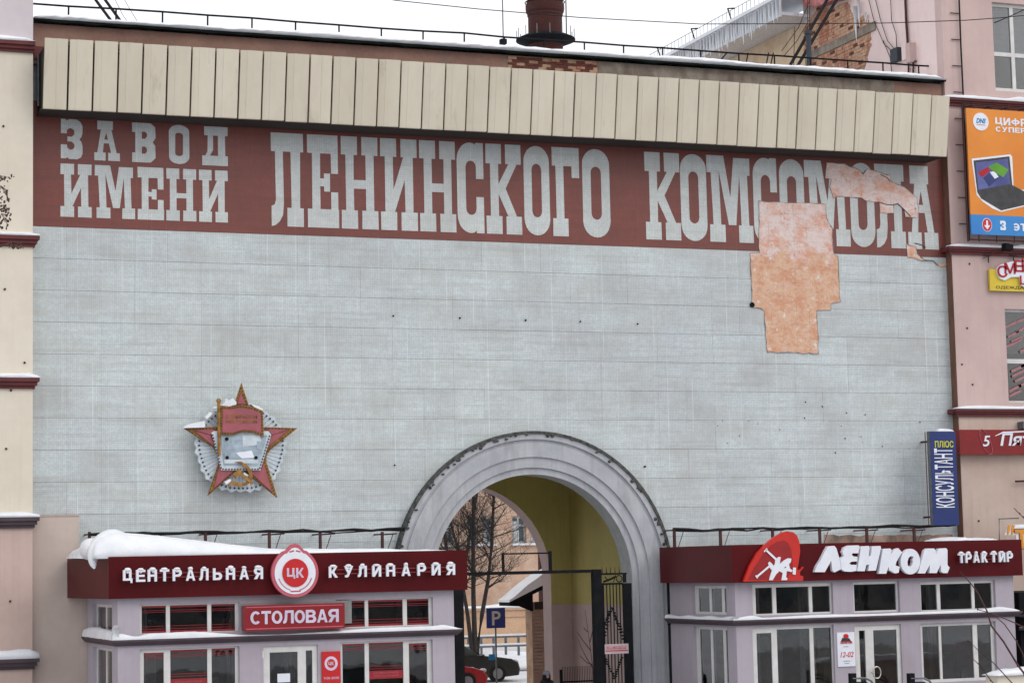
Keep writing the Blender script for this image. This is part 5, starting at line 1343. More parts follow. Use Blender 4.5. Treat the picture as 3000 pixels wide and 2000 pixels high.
# small red plate beside the door
sy = WYp-.05
px0, px1 = wx(943.5, 1950, sy), wx(997.6, 1950, sy); pz1 = wz(970, 1907, sy)
sp = thing('hours_plate', 'narrow bright red opening-hours plate right of canteen door', 'sign', ((px0+px1)/2, sy, 1.6))
B(px0, px1, sy, WYp-.001, 1.6, pz1).build('plate', MAT['bright_red'], sp)
cpt = W(970, 1942, sy)
MB().prism([ell(cpt.x, cpt.z, .16, .165, 28), ell(cpt.x, cpt.z, .10, .105, 28)[::-1]], sy-.004, sy-.0005).build('ring_logo', MAT['lilac_white'], sp)
sans('ЦК', cpt.x-.065, cpt.x+.065, cpt.z-.04, cpt.z+.04, sy-.0005, .004).build('lettering', MAT['lilac_white'], sp)
text_mesh('9:00-20:00', px0+.04, px1-.04, wz(970, 1988, sy), wz(970, 1981, sy), sy-.0005, .004, .0).build('lettering', MAT['lilac_white'], sp)

# ---- right pavilion
rpv = thing('tavern_pavilion', 'right single-storey lilac pavilion with maroon fascia, emblem and wide windows', 'pavilion', (29, -2.5, 0))
RX0, RX1 = wx(2143, 1650, FY), wx(2995, 1640, FY)
pavilion(rpv, RX0, RX1, ZF0, ZF1, 3.0, wx(1933, 1650, -.42), None, None)
VX0, VX1 = wx(2157, 1850, WYp), wx(2975, 1850, WYp)
u1 = op(2205, 2441, 1708, 1800); u2 = op(2500, 2636, 1702, 1793); u3 = op(2697, 2917, 1700, 1790)
l1 = low(2208, 2447, 1832); l3 = (wx(2701, 1950, WYp), wx(2922, 1950, WYp), wz(2800, 1996, WYp), wz(2810, 1822, WYp))
dr = (wx(2507, 1930, WYp), wx(2643, 1930, WYp), .45, wz(2575, 1829, WYp))
with_windows(VX0, VX1, 0, ZF0+.019, WYp, WYp+.22, [u1, u2, u3, l1, l3, dr], MAT['pav_wall'], 'wall', rpv)
y1_, y2_ = WX(2128, 1760, VX0).y, WX(2027, 1760, VX0).y
shr = [(y1_, y2_, u1[2]+.03, u1[3]-.02), (y1_, y2_, LOWZ, wz(2230, 1836, WYp))]
side_wall(rpv, VX0, WYp+.222, -.4, shr, ZF0+.018)
for h_ in shr: side_window(rpv, VX0, *h_, [(.03, .15), (.22, .52), (.58, .90)])
B(VX1-.2, VX1, WYp+.222, -.4, 0, ZF0+.018).build('side_wall', MAT['pav_wall'], rpv)
interior(rpv, VX0, VX1, ZF0, 8)
panes(rpv, u1, [(X_(2215.6), X_(2265)), (X_(2276), X_(2372)), (X_(2381.4), X_(2434))], [u1[3]-.09]*3, pbot=.05)
panes(rpv, u2, [(X_(2505), X_(2628))], [u2[3]-.07], pbot=.05)
panes(rpv, u3, [(X_(2701), X_(2747.5)), (X_(2757), X_(2849.5)), (X_(2857.5), X_(2908.5))], [u3[3]-.08]*3, pbot=.06)
panes(rpv, l1, [(Xl(2219), Xl(2263)), (Xl(2279), Xl(2375)), (Xl(2386), Xl(2438.8))], [l1[3]-.16, l1[3]-.08, l1[3]-.07])
panes(rpv, l3, [(Xl(2706), Xl(2754)), (Xl(2761), Xl(2854)), (Xl(2867), Xl(2907))], [l3[3]-.08]*3, pbot=.08)
gfr = window(rpv, dr[0]+.003, dr[1]-.003, dr[2]+.002, dr[3]-.003, WYp+.05, [(Xl(2518), Xl(2535.5), .7, wz(2527, 1846, WYp)), (Xl(2559.5), Xl(2628), .6, wz(2594, 1844, WYp))], nm='door')
p = W(2569, 1968.7, WYp-.05)
MB().tube([(p.x+.115*cos(2*pi*i/20), WYp-.05, p.z+.15*sin(2*pi*i/20)) for i in range(21)], .016, 6, False).tube([(p.x-.11, WYp-.05, p.z), (p.x-.11, WYp+.05, p.z)], .012, 5).build('handle', MAT['silver_trim'], gfr)
ledge(rpv, VX0, VX1, ZL-.01)
rl = [(2160,.06),(2210,.11),(2240,.04),(2400,.075),(2560,.05),(2700,.06),(2880,.07),(2930,.13),(2990,.06)]
pp = [(wx(a_, 1800, FY), b_) for a_, b_ in rl]; pp[0] = (VX0-.14, .05)
snow_mesh(pp, WYp-.15, WYp, ZL-.01, n=70, seed=60, lump=.006).build('ledge_snow', MAT['snow'], rpv, smooth=True)
mb = MB()
for i in range(17):
    y = WYp-.15+4.1*i/16
    for (u, v) in ((0, 0), (-.02, .4), (.2, .85), (.5, 1), (1, 1.05), (1.0, 0)): mb.v.append((VX0-.15+u*.15, y, ZL-.01+(.075+.02*sin(i*1.3))*v))
for i in range(16):
    for j in range(5): a_ = i*6+j; mb.f.append((a_, a_+1, a_+7, a_+6))
mb.f.append(tuple(range(6))); mb.f.append(tuple(16*6+j for j in reversed(range(6))))
mb.build('ledge_snow', MAT['snow'], rpv, smooth=True)
snow_mesh([(wx(2720, 1580, -3), .04), (wx(2760, 1580, -3), .12), (wx(2800, 1580, -3), .05), (wx(2830, 1580, -3), .09), (wx(2860, 1580, -3), .03)], -4.2, -2.6, ZF1-.02, n=30, seed=61).build('roof_snow', MAT['snow'], rpv, smooth=True)
snow_mesh([(RX0+.2, .03), (RX0+3, .05), (RX1-.2, .04)], FY+.3, -.6, ZF1-.06, n=40, seed=62, lump=.01).build('roof_snow', MAT['snow'], rpv, smooth=True)

# tavern name
TY = FY-.10
tn = thing('tavern_lettering', 'fat white slanted three-dimensional letters reading ЛЕНКОМ on the fascia', 'sign', (*W(2580, 1680, TY),))
Tt = lambda pts: xz([(2380+a_/5.345, 1570+b_/5.345) for a_, b_ in pts], TY)
TL = [
 [[(30,560),(60,470),(130,360),(200,220),(240,155),(340,150),(372,190),(420,355),(438,440),(440,515),(340,565),(312,540),(290,380),(190,560)]],
 [[(426,352),(460,325),(492,312),(465,245),(490,180),(560,145),(720,140),(735,170),(715,265),(625,265),(610,290),(640,315),(700,320),(700,390),(600,400),(575,425),(600,445),(690,445),(682,540),(600,555),(500,550),(446,512),(444,440)]],
 [[(755,155),(880,150),(890,180),(875,320),(910,300),(930,155),(1060,150),(1070,185),(990,535),(870,540),(885,440),(838,450),(815,545),(695,545),(712,450),(733,330)]],
 [[(1100,195),(1215,190),(1235,215),(1220,285),(1290,200),(1340,185),(1398,250),(1310,400),(1297,455),(1362,478),(1345,570),(1290,580),(1200,530),(1190,470),(1150,585),(1035,585),(1060,430)]],
 [ell(1530,395,152,200,32), [(1560+0,310),(1580,330),(1560,365),(1570,400),(1550,460),(1520,478),(1488,455),(1482,400),(1500,340),(1530,312)]],
 [[(1650,580),(1690,430),(1712,360),(1750,220),(1790,190),(1900,190),(1925,220),(1930,280),(1975,190),(2090,185),(2110,215),(2110,450),(2145,490),(2110,575),(2040,575),(2010,550),(2005,440),(1940,575),(1830,575),(1835,440),(1760,580)]]]
for L in TL: MB().prism([Tt(q) for q in L], TY-.02, FY-.001).build('letter', MAT['white'], tn)
fascia_letters('tavern_word_lettering', 'small white snow-dusted letters reading ТРАКТИР at right end of fascia', 'ТРАКТИР', [2816.5,2837,2860,2884,2911,2935,2958], 1620, 1648, 2890, .185, FY-.1, bold=.05)
# emblem with workers
ty = FY-.13
te = thing('workers_emblem', 'orange-red arched emblem with white figures swinging hammers on right fascia', 'sign', (*W(2260, 1702, ty),))
T2 = lambda pts: xz([(2150+a_/7.127, 1530+b_/7.127) for a_, b_ in pts], ty)
MB().prism([T2([(205,1230),(330,900),(480,640),(640,470),(820,320),(1000,210),(1120,180),(1240,200),(1320,270),(1370,400),(1385,600),(1350,850),(1325,990),(1380,980),(1440,915),(1460,935),(1380,1030),(1385,1100),(1450,1115),(1450,1215)])], ty, ty+.1).build('arch_plate', MAT['orange_red'], te)
MB().prism([T2([(300,1190),(420,950),(620,650),(760,480),(900,400),(1040,370),(1130,420),(1190,550),(1220,750),(1230,950),(1100,1190)])], ty-.008, ty-.001).build('inner_panel', MAT['deep_red'], te)
MB().prism([T2([(850,790),(885,745),(930,712),(970,722),(955,800),(950,862),(1040,785),(1120,742),(1190,752),(1180,820),(1140,870),(1160,955),(1222,1000),(1190,1030),(1110,1010),(1092,1020),(1080,1140),(1110,1165),(1092,1200),(985,1200),(1010,1050),(940,1012),(870,1080),(800,1200),(725,1200),(745,1120),(785,1000),(740,940),(705,850),(735,812),(780,850),(828,905),(855,830)]), T2([(1040,945),(1065,912),(1085,925),(1060,955)])], ty-.03, ty-.009).build('worker_figures', MAT['white'], te)
for pts in ([(645,585),(672,555),(885,752),(862,790)], [(610,600),(670,530),(692,552),(630,618)], [(465,1105),(490,1135),(740,925),(716,893)], [(432,1110),(470,1165),(495,1150),(455,1092)], [(1222,935),(1285,940),(1278,1085),(1215,1080)]):
    MB().prism([T2(pts)], ty-.035, ty-.0305).build('hammer', MAT['white'], te)
# poster by the door
sy = WYp-.03
po = thing('hours_poster', 'white opening-hours poster with red logo left of the tavern door', 'poster', (*W(2480, 1951, sy),))
a0, a1, zt_, zb_2 = wx(2454, 1900, sy), wx(2505, 1900, sy), wz(2480, 1850.7, sy), wz(2480, 1951, sy)
B(a0, a1, sy, WYp-.001, zb_2, zt_).build('sheet', MAT['white'], po)
text_mesh('12-02', a0+.07, a1-.05, wz(2480, 1924, sy), wz(2480, 1908, sy), sy-.001, .004, .012, .3).build('lettering', MAT['bright_red'], po)
cxp = (a0+a1)/2
MB().prism([ell(cxp, zt_-.10, .08, .06, 14)], sy-.006, sy-.0005).build('logo_top', MAT['bright_red'], po)
MB().prism([(cxp-.16, zt_-.24), (cxp+.15, zt_-.24), (cxp+.09, zt_-.15), (cxp-.11, zt_-.14)], sy-.009, sy-.0065).build('logo_dark', MAT['laptop'], po)
sans('ЛЕНКОМ', cxp-.17, cxp+.17, zt_-.29, zt_-.23, sy-.0095, .004).build('lettering', MAT['bright_red'], po)
B(cxp-.08, cxp+.06, sy-.004, sy-.0005, zt_-.375, zt_-.36).box(cxp-.1, cxp+.1, sy-.004, sy-.0005, zb_2+.13, zb_2+.145).box(cxp-.07, cxp+.07, sy-.004, sy-.0005, zb_2+.07, zb_2+.085).build('small_print', MAT['grey_sheet'], po)
# hand rails at the tavern steps
for (pxa, pxb, lab) in ((2497, 2565, 'curved dark handrail on a black post left of tavern door handle'), (2668, 2738, 'curved dark handrail on a black post right of the tavern door')):
    hy = -5.4
    hr = thing('handrail', lab, 'handrail', (wx(pxa, 1980, hy), hy, .3))
    zt_ = wz(pxa, 1972, hy)
    B(wx(pxa-8, 1980, hy), wx(pxa+8, 1980, hy), hy-.07, hy+.07, .2, zt_+.01).build('post', MAT['black'], hr)
    pts = [(pxa, 1986), (pxa+38, 1985), (pxa+55, 1993), (pxa+66, 2010), (pxa+80, 2060)]
    MB().tube([(*W(a_, b_, hy-.05),) for a_, b_ in pts], .028, 6).build('rail', MAT['metal'], hr)
    MB().tube([(*W(a_, b_+12, hy-.05),) for a_, b_ in pts], .02, 6).build('rail', MAT['black'], hr)
MB_steps = thing('entrance_steps', 'low snow-dusted concrete steps before the tavern door', 'steps', (29, -5.2, 0))
for k_ in range(3): B(dr[0]-.6, dr[1]+1.6, WYp-.35-.35*(k_+1), WYp-.35-.35*k_-.002, 0, .42-.14*k_).build('step', MAT['grey_sheet'], MB_steps)
B(dr[0]-.6, dr[1]+1.6, WYp-.348, WYp-.152, 0, .44).build('landing', MAT['grey_sheet'], MB_steps)
# drain pipe
dp_ = W(1960, 1850, -.38)
dpo = thing('drainpipe', 'black vertical drainpipe between the arch and right pavilion', 'pipe', (dp_.x, -.38, 0))
MB().tube([(dp_.x, -.45, 0), (dp_.x, -.45, 3.95)], .055, 8).build('pipe', MAT['black'], dpo)
for z_ in (1.2, 2.8): MB().tube([(dp_.x, -.45, z_), (dp_.x, -.45, z_+.05)], .075, 8).build('collar', MAT['black'], dpo)

# cable racks above the pavilions
def rack(nm, label, pxs, yline, xend, mat_c, seed, root_px):
    ry_ = -.75; root = thing(nm, label, 'cable rack', (wx(root_px, 1580, ry_), ry_, 4.6))
    rr = random.Random(seed)
    for px_ in pxs:
        x = wx(px_, 1580, ry_); zt_ = wz(px_, yline-2, ry_)
        B(x-.035, x+.035, ry_-.03, ry_+.03, 4.55, zt_).build('post', MAT['rust'], root)
        mb = MB().tube([(x+.04, ry_, zt_-.07), (x+.42, ry_+.1, zt_-.05)], .018, 4).tube([(x+.1, ry_, 4.85), (x+.30, ry_+.05, zt_-.08)], .012, 4).tube([(x, ry_, zt_-.06), (x, -.03, zt_-.06)], .02, 4)
        mb.build('brace', MAT['rust'], root)
    x0, x1 = wx(pxs[0]-4, 1580, ry_), wx(xend, 1560, ry_); zt_ = wz(pxs[1], yline, ry_)
    for k_ in range(4):
        pts = []; x = x0
        while x < x1:
            pts.append((x, ry_-.04+.025*k_, zt_+rr.uniform(-.03, .03)-.012*k_-.02*abs(sin((x-x0)*2.3)))); x += .45
        pts.append((x1, ry_-.04+.025*k_, zt_))
        MB().tube(pts, .018 if k_ else .026, 5).build('cable', mat_c if k_ < 3 else MAT['rust'], root)
    return root
r1_ = rack('cable_rack', 'rusty rack of sagging cables above the left pavilion snow', [262, 438, 602, 789, 938, 1120], 1559, 1186, MAT['cable'], 1, 700)
r2_ = rack('cable_rack', 'rusty rack of sagging cables above the right pavilion fascia', [1976, 2111, 2264, 2402, 2540, 2679], 1548, 2800, MAT['cable'], 2, 2400)

# ================================================================== GATE IN THE ARCH
gy = -.8
gt = thing('entrance_gate', 'black steel gate frame across the archway with ornamental leaf and overhead rectangle', 'gate', (*(wx(1560, 1900, gy), gy, 0),))
gz1 = wz(1560, 1671, gy); gzt = wz(1540, 1617, gy)
g = lambda px_, py_=1850: wx(px_, py_, gy)
B(g(1331), g(1357), gy-.08, gy+.08, 0, wz(1344, 1730, gy)+.35).build('post', MAT['black'], gt)
B(g(1358), g(1738), gy-.05, gy+.05, gz1-.085, gz1).build('crossbeam', MAT['black'], gt)
B(g(1471, 1650), g(1477, 1650), gy-.03, gy+.03, gz1+.001, gzt).build('upright', MAT['black'], gt)
B(g(1608, 1650), g(1616, 1650), gy-.03, gy+.03, gz1+.001, gzt+.02).build('upright', MAT['black'], gt)
B(g(1478, 1650), g(1607, 1650), gy-.02, gy+.02, gzt-.05, gzt-.01).build('top_bar', MAT['black'], gt)
B(g(1739), g(1763), gy-.09, gy+.09, 0, gz1).build('post', MAT['black'], gt)
zA, zB_ = wz(1800, 1677, gy), wz(1800, 1706, gy)
B(g(1829), g(1851), gy-.07, gy+.07, 0, wz(1840, 1707, gy)).build('post', MAT['black'], gt)
leaf = B(g(1764)+.001, g(1835, 1680), gy-.025, gy+.025, zA-.05, zA).box(g(1764)+.001, g(1828), gy-.025, gy+.025, zB_-.05, zB_).box(g(1825, 1690), g(1834, 1690), gy-.02, gy+.02, zB_+.001, zA-.051).box(g(1764)+.001, g(1770), gy-.02, gy+.02, .2, zB_-.051).build('leaf_frame', MAT['black'], gt)
for i in range(6):
    x = g(1771+i*9.5); MB().tube([(x, gy, .2), (x, gy, zB_-.05)], .016, 5).build('bar', MAT['black'], leaf)
for i in range(5):
    x = g(1764+i*12.5, 1670); MB().tube([(x, gy, zA), (x, gy, zA+.17)], [.014, .004], 5).build('spike', MAT['black'], leaf)
cc = W(1814, 1694, gy)
MB().tube([(cc.x+.085*cos(2*pi*i/18), gy, cc.z+.085*sin(2*pi*i/18)) for i in range(19)], .014, 5, False).build('ring', MAT['black'], leaf)
MB().tube([(g(1768, 1700), gy, cc.z-.07), (g(1790, 1690), gy, cc.z-.0), (g(1804, 1690), gy, cc.z+.06)], .03, 5).tube([(g(1772, 1690), gy, cc.z+.06), (g(1782, 1690), gy, cc.z-.06)], .014, 5).tube([(g(1797, 1690), gy, cc.z-.09), (g(1803, 1690), gy, cc.z+.09)], .012, 5).build('scroll', MAT['black'], leaf)
mb = MB(); rr = random.Random(2)
for (pa, pb) in (((1790,1780),(1772,1860)), ((1795,1785),(1822,1850)), ((1800,1795),(1825,1870)), ((1775,1930),(1800,1985)), ((1820,1925),(1802,1980)), ((1785,1790),(1768,1840))):
    for k_ in range(9):
        t = k_/8; a_ = pa[0]+(pb[0]-pa[0])*t; b_ = pa[1]+(pb[1]-pa[1])*t; q = W(a_+rr.uniform(-2, 2), b_, gy-.03)
        mb.ball((q.x, gy-.03, q.z), .045, .015, .028, 6, 4, .25, k_)
mb.build('leaf_ornament', MAT['black'], leaf, kind='stuff')
pa = W(1770.5, 1886, gy-.06); pb = W(1840.7, 1912, gy-.06)
npl = thing('notice_plate', 'small white and red notice plate on the gate leaf', 'sign', (pa.x, gy-.07, pb.z))
B(pa.x, pb.x, gy-.085, gy-.075, pb.z, pa.z).build('plate', plain('pale_pink_plate', S(206, 190, 194), scale=3), npl)
B(pa.x+.05, pb.x-.06, gy-.09, gy-.0855, pa.z-.14, pa.z-.06).build('red_print', plain('red_plate_print', S(186, 96, 104), S(206, 160, 164), scale=16), npl)
B(pa.x+.02, pb.x-.02, gy-.09, gy-.0855, pa.z-.19, pa.z-.165).build('red_rule', MAT['bright_red'], npl)
# inner low fence
inf = thing('inner_fence', 'low dark fence inside the passage behind the gate', 'fence', (24, 4.2, 0))
fy_ = 4.2; zf = wz(1690, 1950, fy_)
x = wx(1643, 1960, fy_)
mb0 = B(x-.03, x+.03, fy_-.03, fy_+.03, 0, wz(1640, 1960, fy_)).build('post', MAT['black'], inf)
B(x+.031, wx(1742, 1960, fy_), fy_-.02, fy_+.02, zf-.45, zf-.41).build('rail', MAT['black'], inf)
for i in range(22):
    xx = x+.05+i*.052*1.0
    MB().tube([(xx, fy_, 0), (xx, fy_, zf)], .009, 4).build('bar', MAT['rust'], inf)

# ================================================================== YARD BEHIND
def tree(root, stems, mat, rnd, twig_depth=3, rscale=1.0, step_len=.8):
    trunk = MB(); crown = MB()
    def branch(p, d, L, r, depth, mb):
        n_ = 5; pts = [p]; rs_ = [r]; q = Vector(p); dd = Vector(d).normalized()
        for i in range(n_):
            dd = (dd + Vector((rnd.uniform(-.22, .22), rnd.uniform(-.22, .22), rnd.uniform(-.10, .2)))).normalized()
            q = q + dd*(L/n_); pts.append(q.copy()); rs_.append(r*(1-(i+1)/(n_+.6)))
        mb.tube(pts, rs_, 4 if depth < 2 else 5, False)
        if depth <= 0: return
        for i in range(1, n_+1):
            for s_ in range(2 if depth > 1 else 1):
                if rnd.random() < .92:
                    side = Vector((rnd.uniform(-1, 1), rnd.uniform(-1, 1), rnd.uniform(-.2, .8))).normalized()
                    nd = (dd*.5 + side*.9).normalized()
                    branch(pts[i], nd, L*rnd.uniform(.45, .7), max(.006, rs_[i]*.6), depth-1, mb)
    for path, r0, r1 in stems:
        path = [Vector(p) for p in path]
        n_ = len(path)
        trunk.tube(path, [r0+(r1-r0)*i/(n_-1) for i in range(n_)], 7)
        tot = 0
        for a_, b_ in zip(path[:-1], path[1:]):
            L = (b_-a_).length; k_ = int(L/step_len*3.2)
            for i in range(k_):
                t = rnd.random(); pp_ = a_.lerp(b_, t)
                if pp_.z < 3.2*rscale: continue
                side = Vector((rnd.uniform(-1, 1), rnd.uniform(-.8, .8), rnd.uniform(.0, .7))).normalized()
                branch(pp_, side, rnd.uniform(1.3, 2.6)*rscale, .035*rscale, twig_depth-1, crown)
    trunk.build('trunk', mat, root); crown.build('crown', mat, root)
ty_ = 40
rnd = random.Random(12)
bx = W(1395, 1915, ty_).x
t1 = thing('bare_tree', 'multi-stemmed bare dark tree seen through the left of the arch', 'tree', (bx, ty_, 0))
def st(pts, y=ty_): return [(bx+(W(pts[0][0], 1900, y).x-bx)*.3, y, 0)] + [(*W(a_, b_, y),) for a_, b_ in pts]
tree(t1, [(st([(1392,1900),(1387,1750),(1386,1600),(1387,1440),(1388,1250)]), .15, .05),
          (st([(1398,1900),(1412,1800),(1430,1700),(1440,1600),(1447,1450),(1449,1280)]), .13, .05),
          (st([(1382,1900),(1370,1800),(1360,1740),(1345,1620),(1320,1530),(1300,1440)]), .12, .04)], MAT['bark'], rnd, 3, 1.0, .75)
t2x = W(1330, 1800, 52)
t2 = thing('bare_tree', 'slender bare tree behind, hugging the far left jamb of the arch', 'tree', (t2x.x, 52, 0))
tree(t2, [([(t2x.x, 52, 0), (t2x.x-.2, 52, 4), (t2x.x-.6, 52, 8), (t2x.x-.8, 52, 12)], .13, .04), ([(t2x.x, 52, 0), (t2x.x+.9, 52.5, 5), (t2x.x+1.9, 53, 9), (t2x.x+2.4, 53, 13)], .11, .04)], MAT['bark'], rnd, 3, 1.0, .8)
sap = thing('sapling', 'thin leafless sapling inside the passage beside the gate post', 'sapling', (*(wx(1735, 1980, 2.2), 2.2, 0),))
mb = MB()
for pts in ([(1741,2040),(1736,1950),(1726,1870),(1714,1785)], [(1737,1955),(1718,1925),(1700,1890),(1690,1860)], [(1731,1905),(1712,1880),(1690,1850)], [(1728,1880),(1738,1840),(1742,1810)], [(1735,1945),(1720,1940),(1700,1920)], [(1722,1850),(1710,1838)]):
    mb.tube([(*W(a_, b_, 2.2),) for a_, b_ in pts], [.014-.003*i for i in range(len(pts))], 4)
mb.build('stem', MAT['twig'], sap)

# peach apartment block behind
hy = 68
pb_ = thing('peach_building', 'peach brick office block with old white windows behind the bare trees', 'building', (W(1450, 1700, hy).x, hy, 0))
hx0, hx1 = W(560, 1600, hy).x, W(1700, 1600, hy).x
wins = []
rowsz = [(wz(1450, 1592, hy), wz(1450, 1512, hy))]
dzz = wz(1450, 1594, hy)-wz(1450, 1772, hy)
cols_px = [(a_, a_+36) for a_ in range(640, 1260, 66)] + [(1300, 1330), (1368, 1401), (1411.7, 1447), (1501, 1542), (1553, 1590), (1618, 1655)]
H_ = []
for r in (-1, 0, 1):
    for a_, b_ in cols_px:
        x0, x1 = W(a_, 1555, hy).x, W(b_, 1555, hy).x
        z0, z1 = rowsz[0][0]+r*dzz, rowsz[0][1]+r*dzz
        if z0 < 2.2: continue
        H_.append((x0, x1, z0, z1))
with_windows(hx0, hx1, 0, 15.5, hy, hy+.5, H_, MAT['peach'], 'wall', pb_)
B(hx0, hx1, hy+.9, hy+1, 0, 15).build('room_back', MAT['room'], pb_)
for (x0, x1, z0, z1) in H_:
    w_ = x1-x0
    fr = window(pb_, x0+.002, x1-.002, z0+.002, z1-.002, hy+.2, [(x0+.1, x0+w_*.44, z0+.12, z0+(z1-z0)*.62), (x0+w_*.54, x1-.1, z0+.12, z0+(z1-z0)*.62), (x0+.1, x0+w_*.44, z0+(z1-z0)*.70, z1-.12), (x0+w_*.54, x1-.1, z0+(z1-z0)*.70, z1-.12)], mat='old_frame', gmat='dark_glass')
    B(x0+.1, x0+w_*.40, hy+.19, hy+.199, z0+.12, z1-.3).build('curtain', MAT['old_frame'], fr)
    B(x0-.1, x1+.1, hy-.2, hy+.19, z0-.12, z0).build('sill_snow', MAT['snow'], pb_)
B(hx0-2, hx1+2, hy-.5, hy+14, 15.5, 15.9).build('eave', MAT['old_frame'], pb_)
snow_mesh([(hx0-2, .3), (hx1+2, .3)], hy-.5, hy+13, 15.9, n=20, seed=70).build('roof_snow', MAT['snow'], pb_, smooth=True)
# low sand-coloured annex with snowy top
ay = 60
az1 = wz(1490, 1779, ay)
an = thing('sand_annex', 'low sand-coloured wall with snow on top behind the parking sign', 'wall', (W(1480, 1800, ay).x, ay, 0))
B(W(560, 1800, ay).x, W(1600, 1800, ay).x, ay, ay+5, 0, az1).build('wall', MAT['beige_annex'], an)
B(W(560, 1800, ay).x, W(1600, 1800, ay).x, ay-.08, ay-.001, az1-.5, az1-.42).build('string_course', MAT['peach'], an)
B(W(560, 1800, ay).x, W(1600, 1800, ay).x, ay-.12, ay-.001, az1-.12, az1-.001).build('coping', MAT['peach'], an)
snow_mesh([(W(560, 1800, ay).x, .2), (W(1430, 1800, ay).x, .12), (W(1500, 1800, ay).x, .25), (W(1600, 1800, ay).x, .18)], ay-.1, ay+1, az1, n=40, seed=71).build('snow', MAT['snow'], an, smooth=True)
# yard railings
fy2 = 42
yr = thing('yard_railing', 'blue-grey yard railing with snow-covered rails behind the parking sign', 'railing', (W(1480, 1930, fy2).x, fy2, 0))
xa, xb_ = W(1340, 1880, fy2).x, W(1600, 1880, fy2).x
for py_ in (1864, 1891):
    z_ = wz(1480, py_, fy2); MB().tube([(xa, fy2, z_), (xb_, fy2, z_)], .05, 6).build('rail', MAT['metal'], yr)
    B(xa, xb_, fy2-.06, fy2+.06, z_+.045, z_+.13).build('rail_snow', MAT['snow'], yr)
for i, px_ in enumerate((1372, 1410, 1446, 1481.6, 1519, 1556)):
    x = W(px_, 1880, fy2).x; top = wz(px_, 1858, fy2)
    MB().tube([(x, fy2, 0), (x, fy2, top)], .06, 6).build('post', MAT['metal'], yr)
z_ = wz(1500, 1918, 50)
tag(snow_mesh([(W(1400, 1920, 50).x, .1), (W(1455, 1920, 50).x, .3), (W(1480, 1920, 50).x, .55), (W(1520, 1920, 50).x, .5), (W(1560, 1920, 50).x, .4), (W(1620, 1920, 50).x, .3)], 46, 53, z_-.35, n=40, seed=72, lump=.03).build('snow_bank', MAT['snow'], None, smooth=True), 'long snow bank behind the yard railing under the sand-coloured wall', 'snow bank')
tag(snow_mesh([(W(1440, 1950, 35).x, .05), (W(1470, 1950, 35).x, .35), (W(1540, 1950, 35).x, .5), (W(1620, 1950, 35).x, .4)], 33, 39, 0.01, n=40, seed=73, lump=.03).build('snow_bank', MAT['snow'], None, smooth=True), 'low snow bank at the nose of the black car', 'snow bank')
# kiosk
ky = 12
kk = thing('yard_kiosk', 'small tan brick booth with steep snow-covered lean-to roof past the far arch', 'booth', (W(1580, 1900, ky).x, ky, 0))
kx0 = W(1560, 1850, ky).x; kx1 = kx0+3
kzt = wz(1560, 1765, ky)
B(kx0, kx1, ky, ky+.6, 0, kzt+.02).build('core', MAT['mortar'], kk)
courses = []
me3 = bpy.data.meshes.new('brick_course'); q = B(0, kx1-kx0+.03, -.03, .0, 0, .088); me3.from_pydata(q.v, [], q.f); me3.materials.append(MAT['siding'])
z_ = 0.0
while z_ < kzt-.1:
    inst('brick_course', me3, kk, (kx0-.02, ky, z_)); z_ += .1135
ra, rb2 = W(1494, 1765, ky-.2), W(1597, 1713, ky-.2)
sl = (rb2.z-ra.z)/(rb2.x-ra.x)
def kroof(off, th, y0, y1, x0, x1): return MB().prism([(x0, ra.z+sl*(x0-ra.x)+off), (x1, ra.z+sl*(x1-ra.x)+off), (x1, ra.z+sl*(x1-ra.x)+off+th), (x0, ra.z+sl*(x0-ra.x)+off+th)], y0, y1)
kroof(-.10, .12, ky-.2, ky+.8, ra.x, kx1+.5).build('roof', MAT['black'], kk)
mb = kroof(.021, .05, ky-.82, ky+4.5, ra.x-.02, kx1+.5)
MB().prism([(ra.x-.05, ra.z+.02), (kx1+.4, ra.z+.02+sl*(kx1+.45-ra.x)), (kx1+.4, ra.z+sl*(kx1+.45-ra.x)+.38), (rb2.x-.05, rb2.z+.38), ((ra.x+rb2.x)/2, (ra.z+rb2.z)/2+.30), (ra.x+.12, ra.z+.18), (ra.x-.02, ra.z+.10)], ky-.25, ky+.8).build('roof_snow', MAT['snow'], kk)
MB().prism([(kx0-.45, ra.z-.12), (kx0, ra.z-.3), (kx0+.0, ra.z+sl*(kx0-ra.x)-.11), (ra.x+.05, ra.z-.1)], ky-.1, ky-.0).build('eave_bracket', MAT['black'], kk)
p = W(1580, 1772, ky-.04); B(p.x-.15, p.x+.15, ky-.06, ky-.031, p.z-.12, p.z+.12).build('vent', MAT['soffit'], kk)
# parking sign
sy = 15
c_ = W(1452.5, 1809, sy); s_ = (W(1480, 1809, sy)-W(1425, 1809, sy)).length/2
ps = thing('parking_sign', 'square blue parking sign with white letter P on a grey pole', 'road sign', (c_.x, sy, 0))
B(c_.x-s_, c_.x+s_, sy-.01, sy+.01, c_.z-s_, c_.z+s_).build('plate', MAT['road_sign'], ps)
text_mesh('P', c_.x-s_*.42, c_.x+s_*.5, c_.z-s_*.72, c_.z+s_*.68, sy-.0105, .006, .015).build('letter', plain('dull_white_letter', S(206, 200, 190), scale=3), ps)
MB().tube([(c_.x, sy+.04, 0), (c_.x, sy+.04, c_.z+s_*.6)], .032, 8).build('pole', MAT['metal'], ps)
B(c_.x-.28, c_.x-.06, sy-.02, sy, wz(1440, 1930, sy)-.02, wz(1440, 1915, sy)).build('sticker_plate', MAT['dnsblue'], ps)

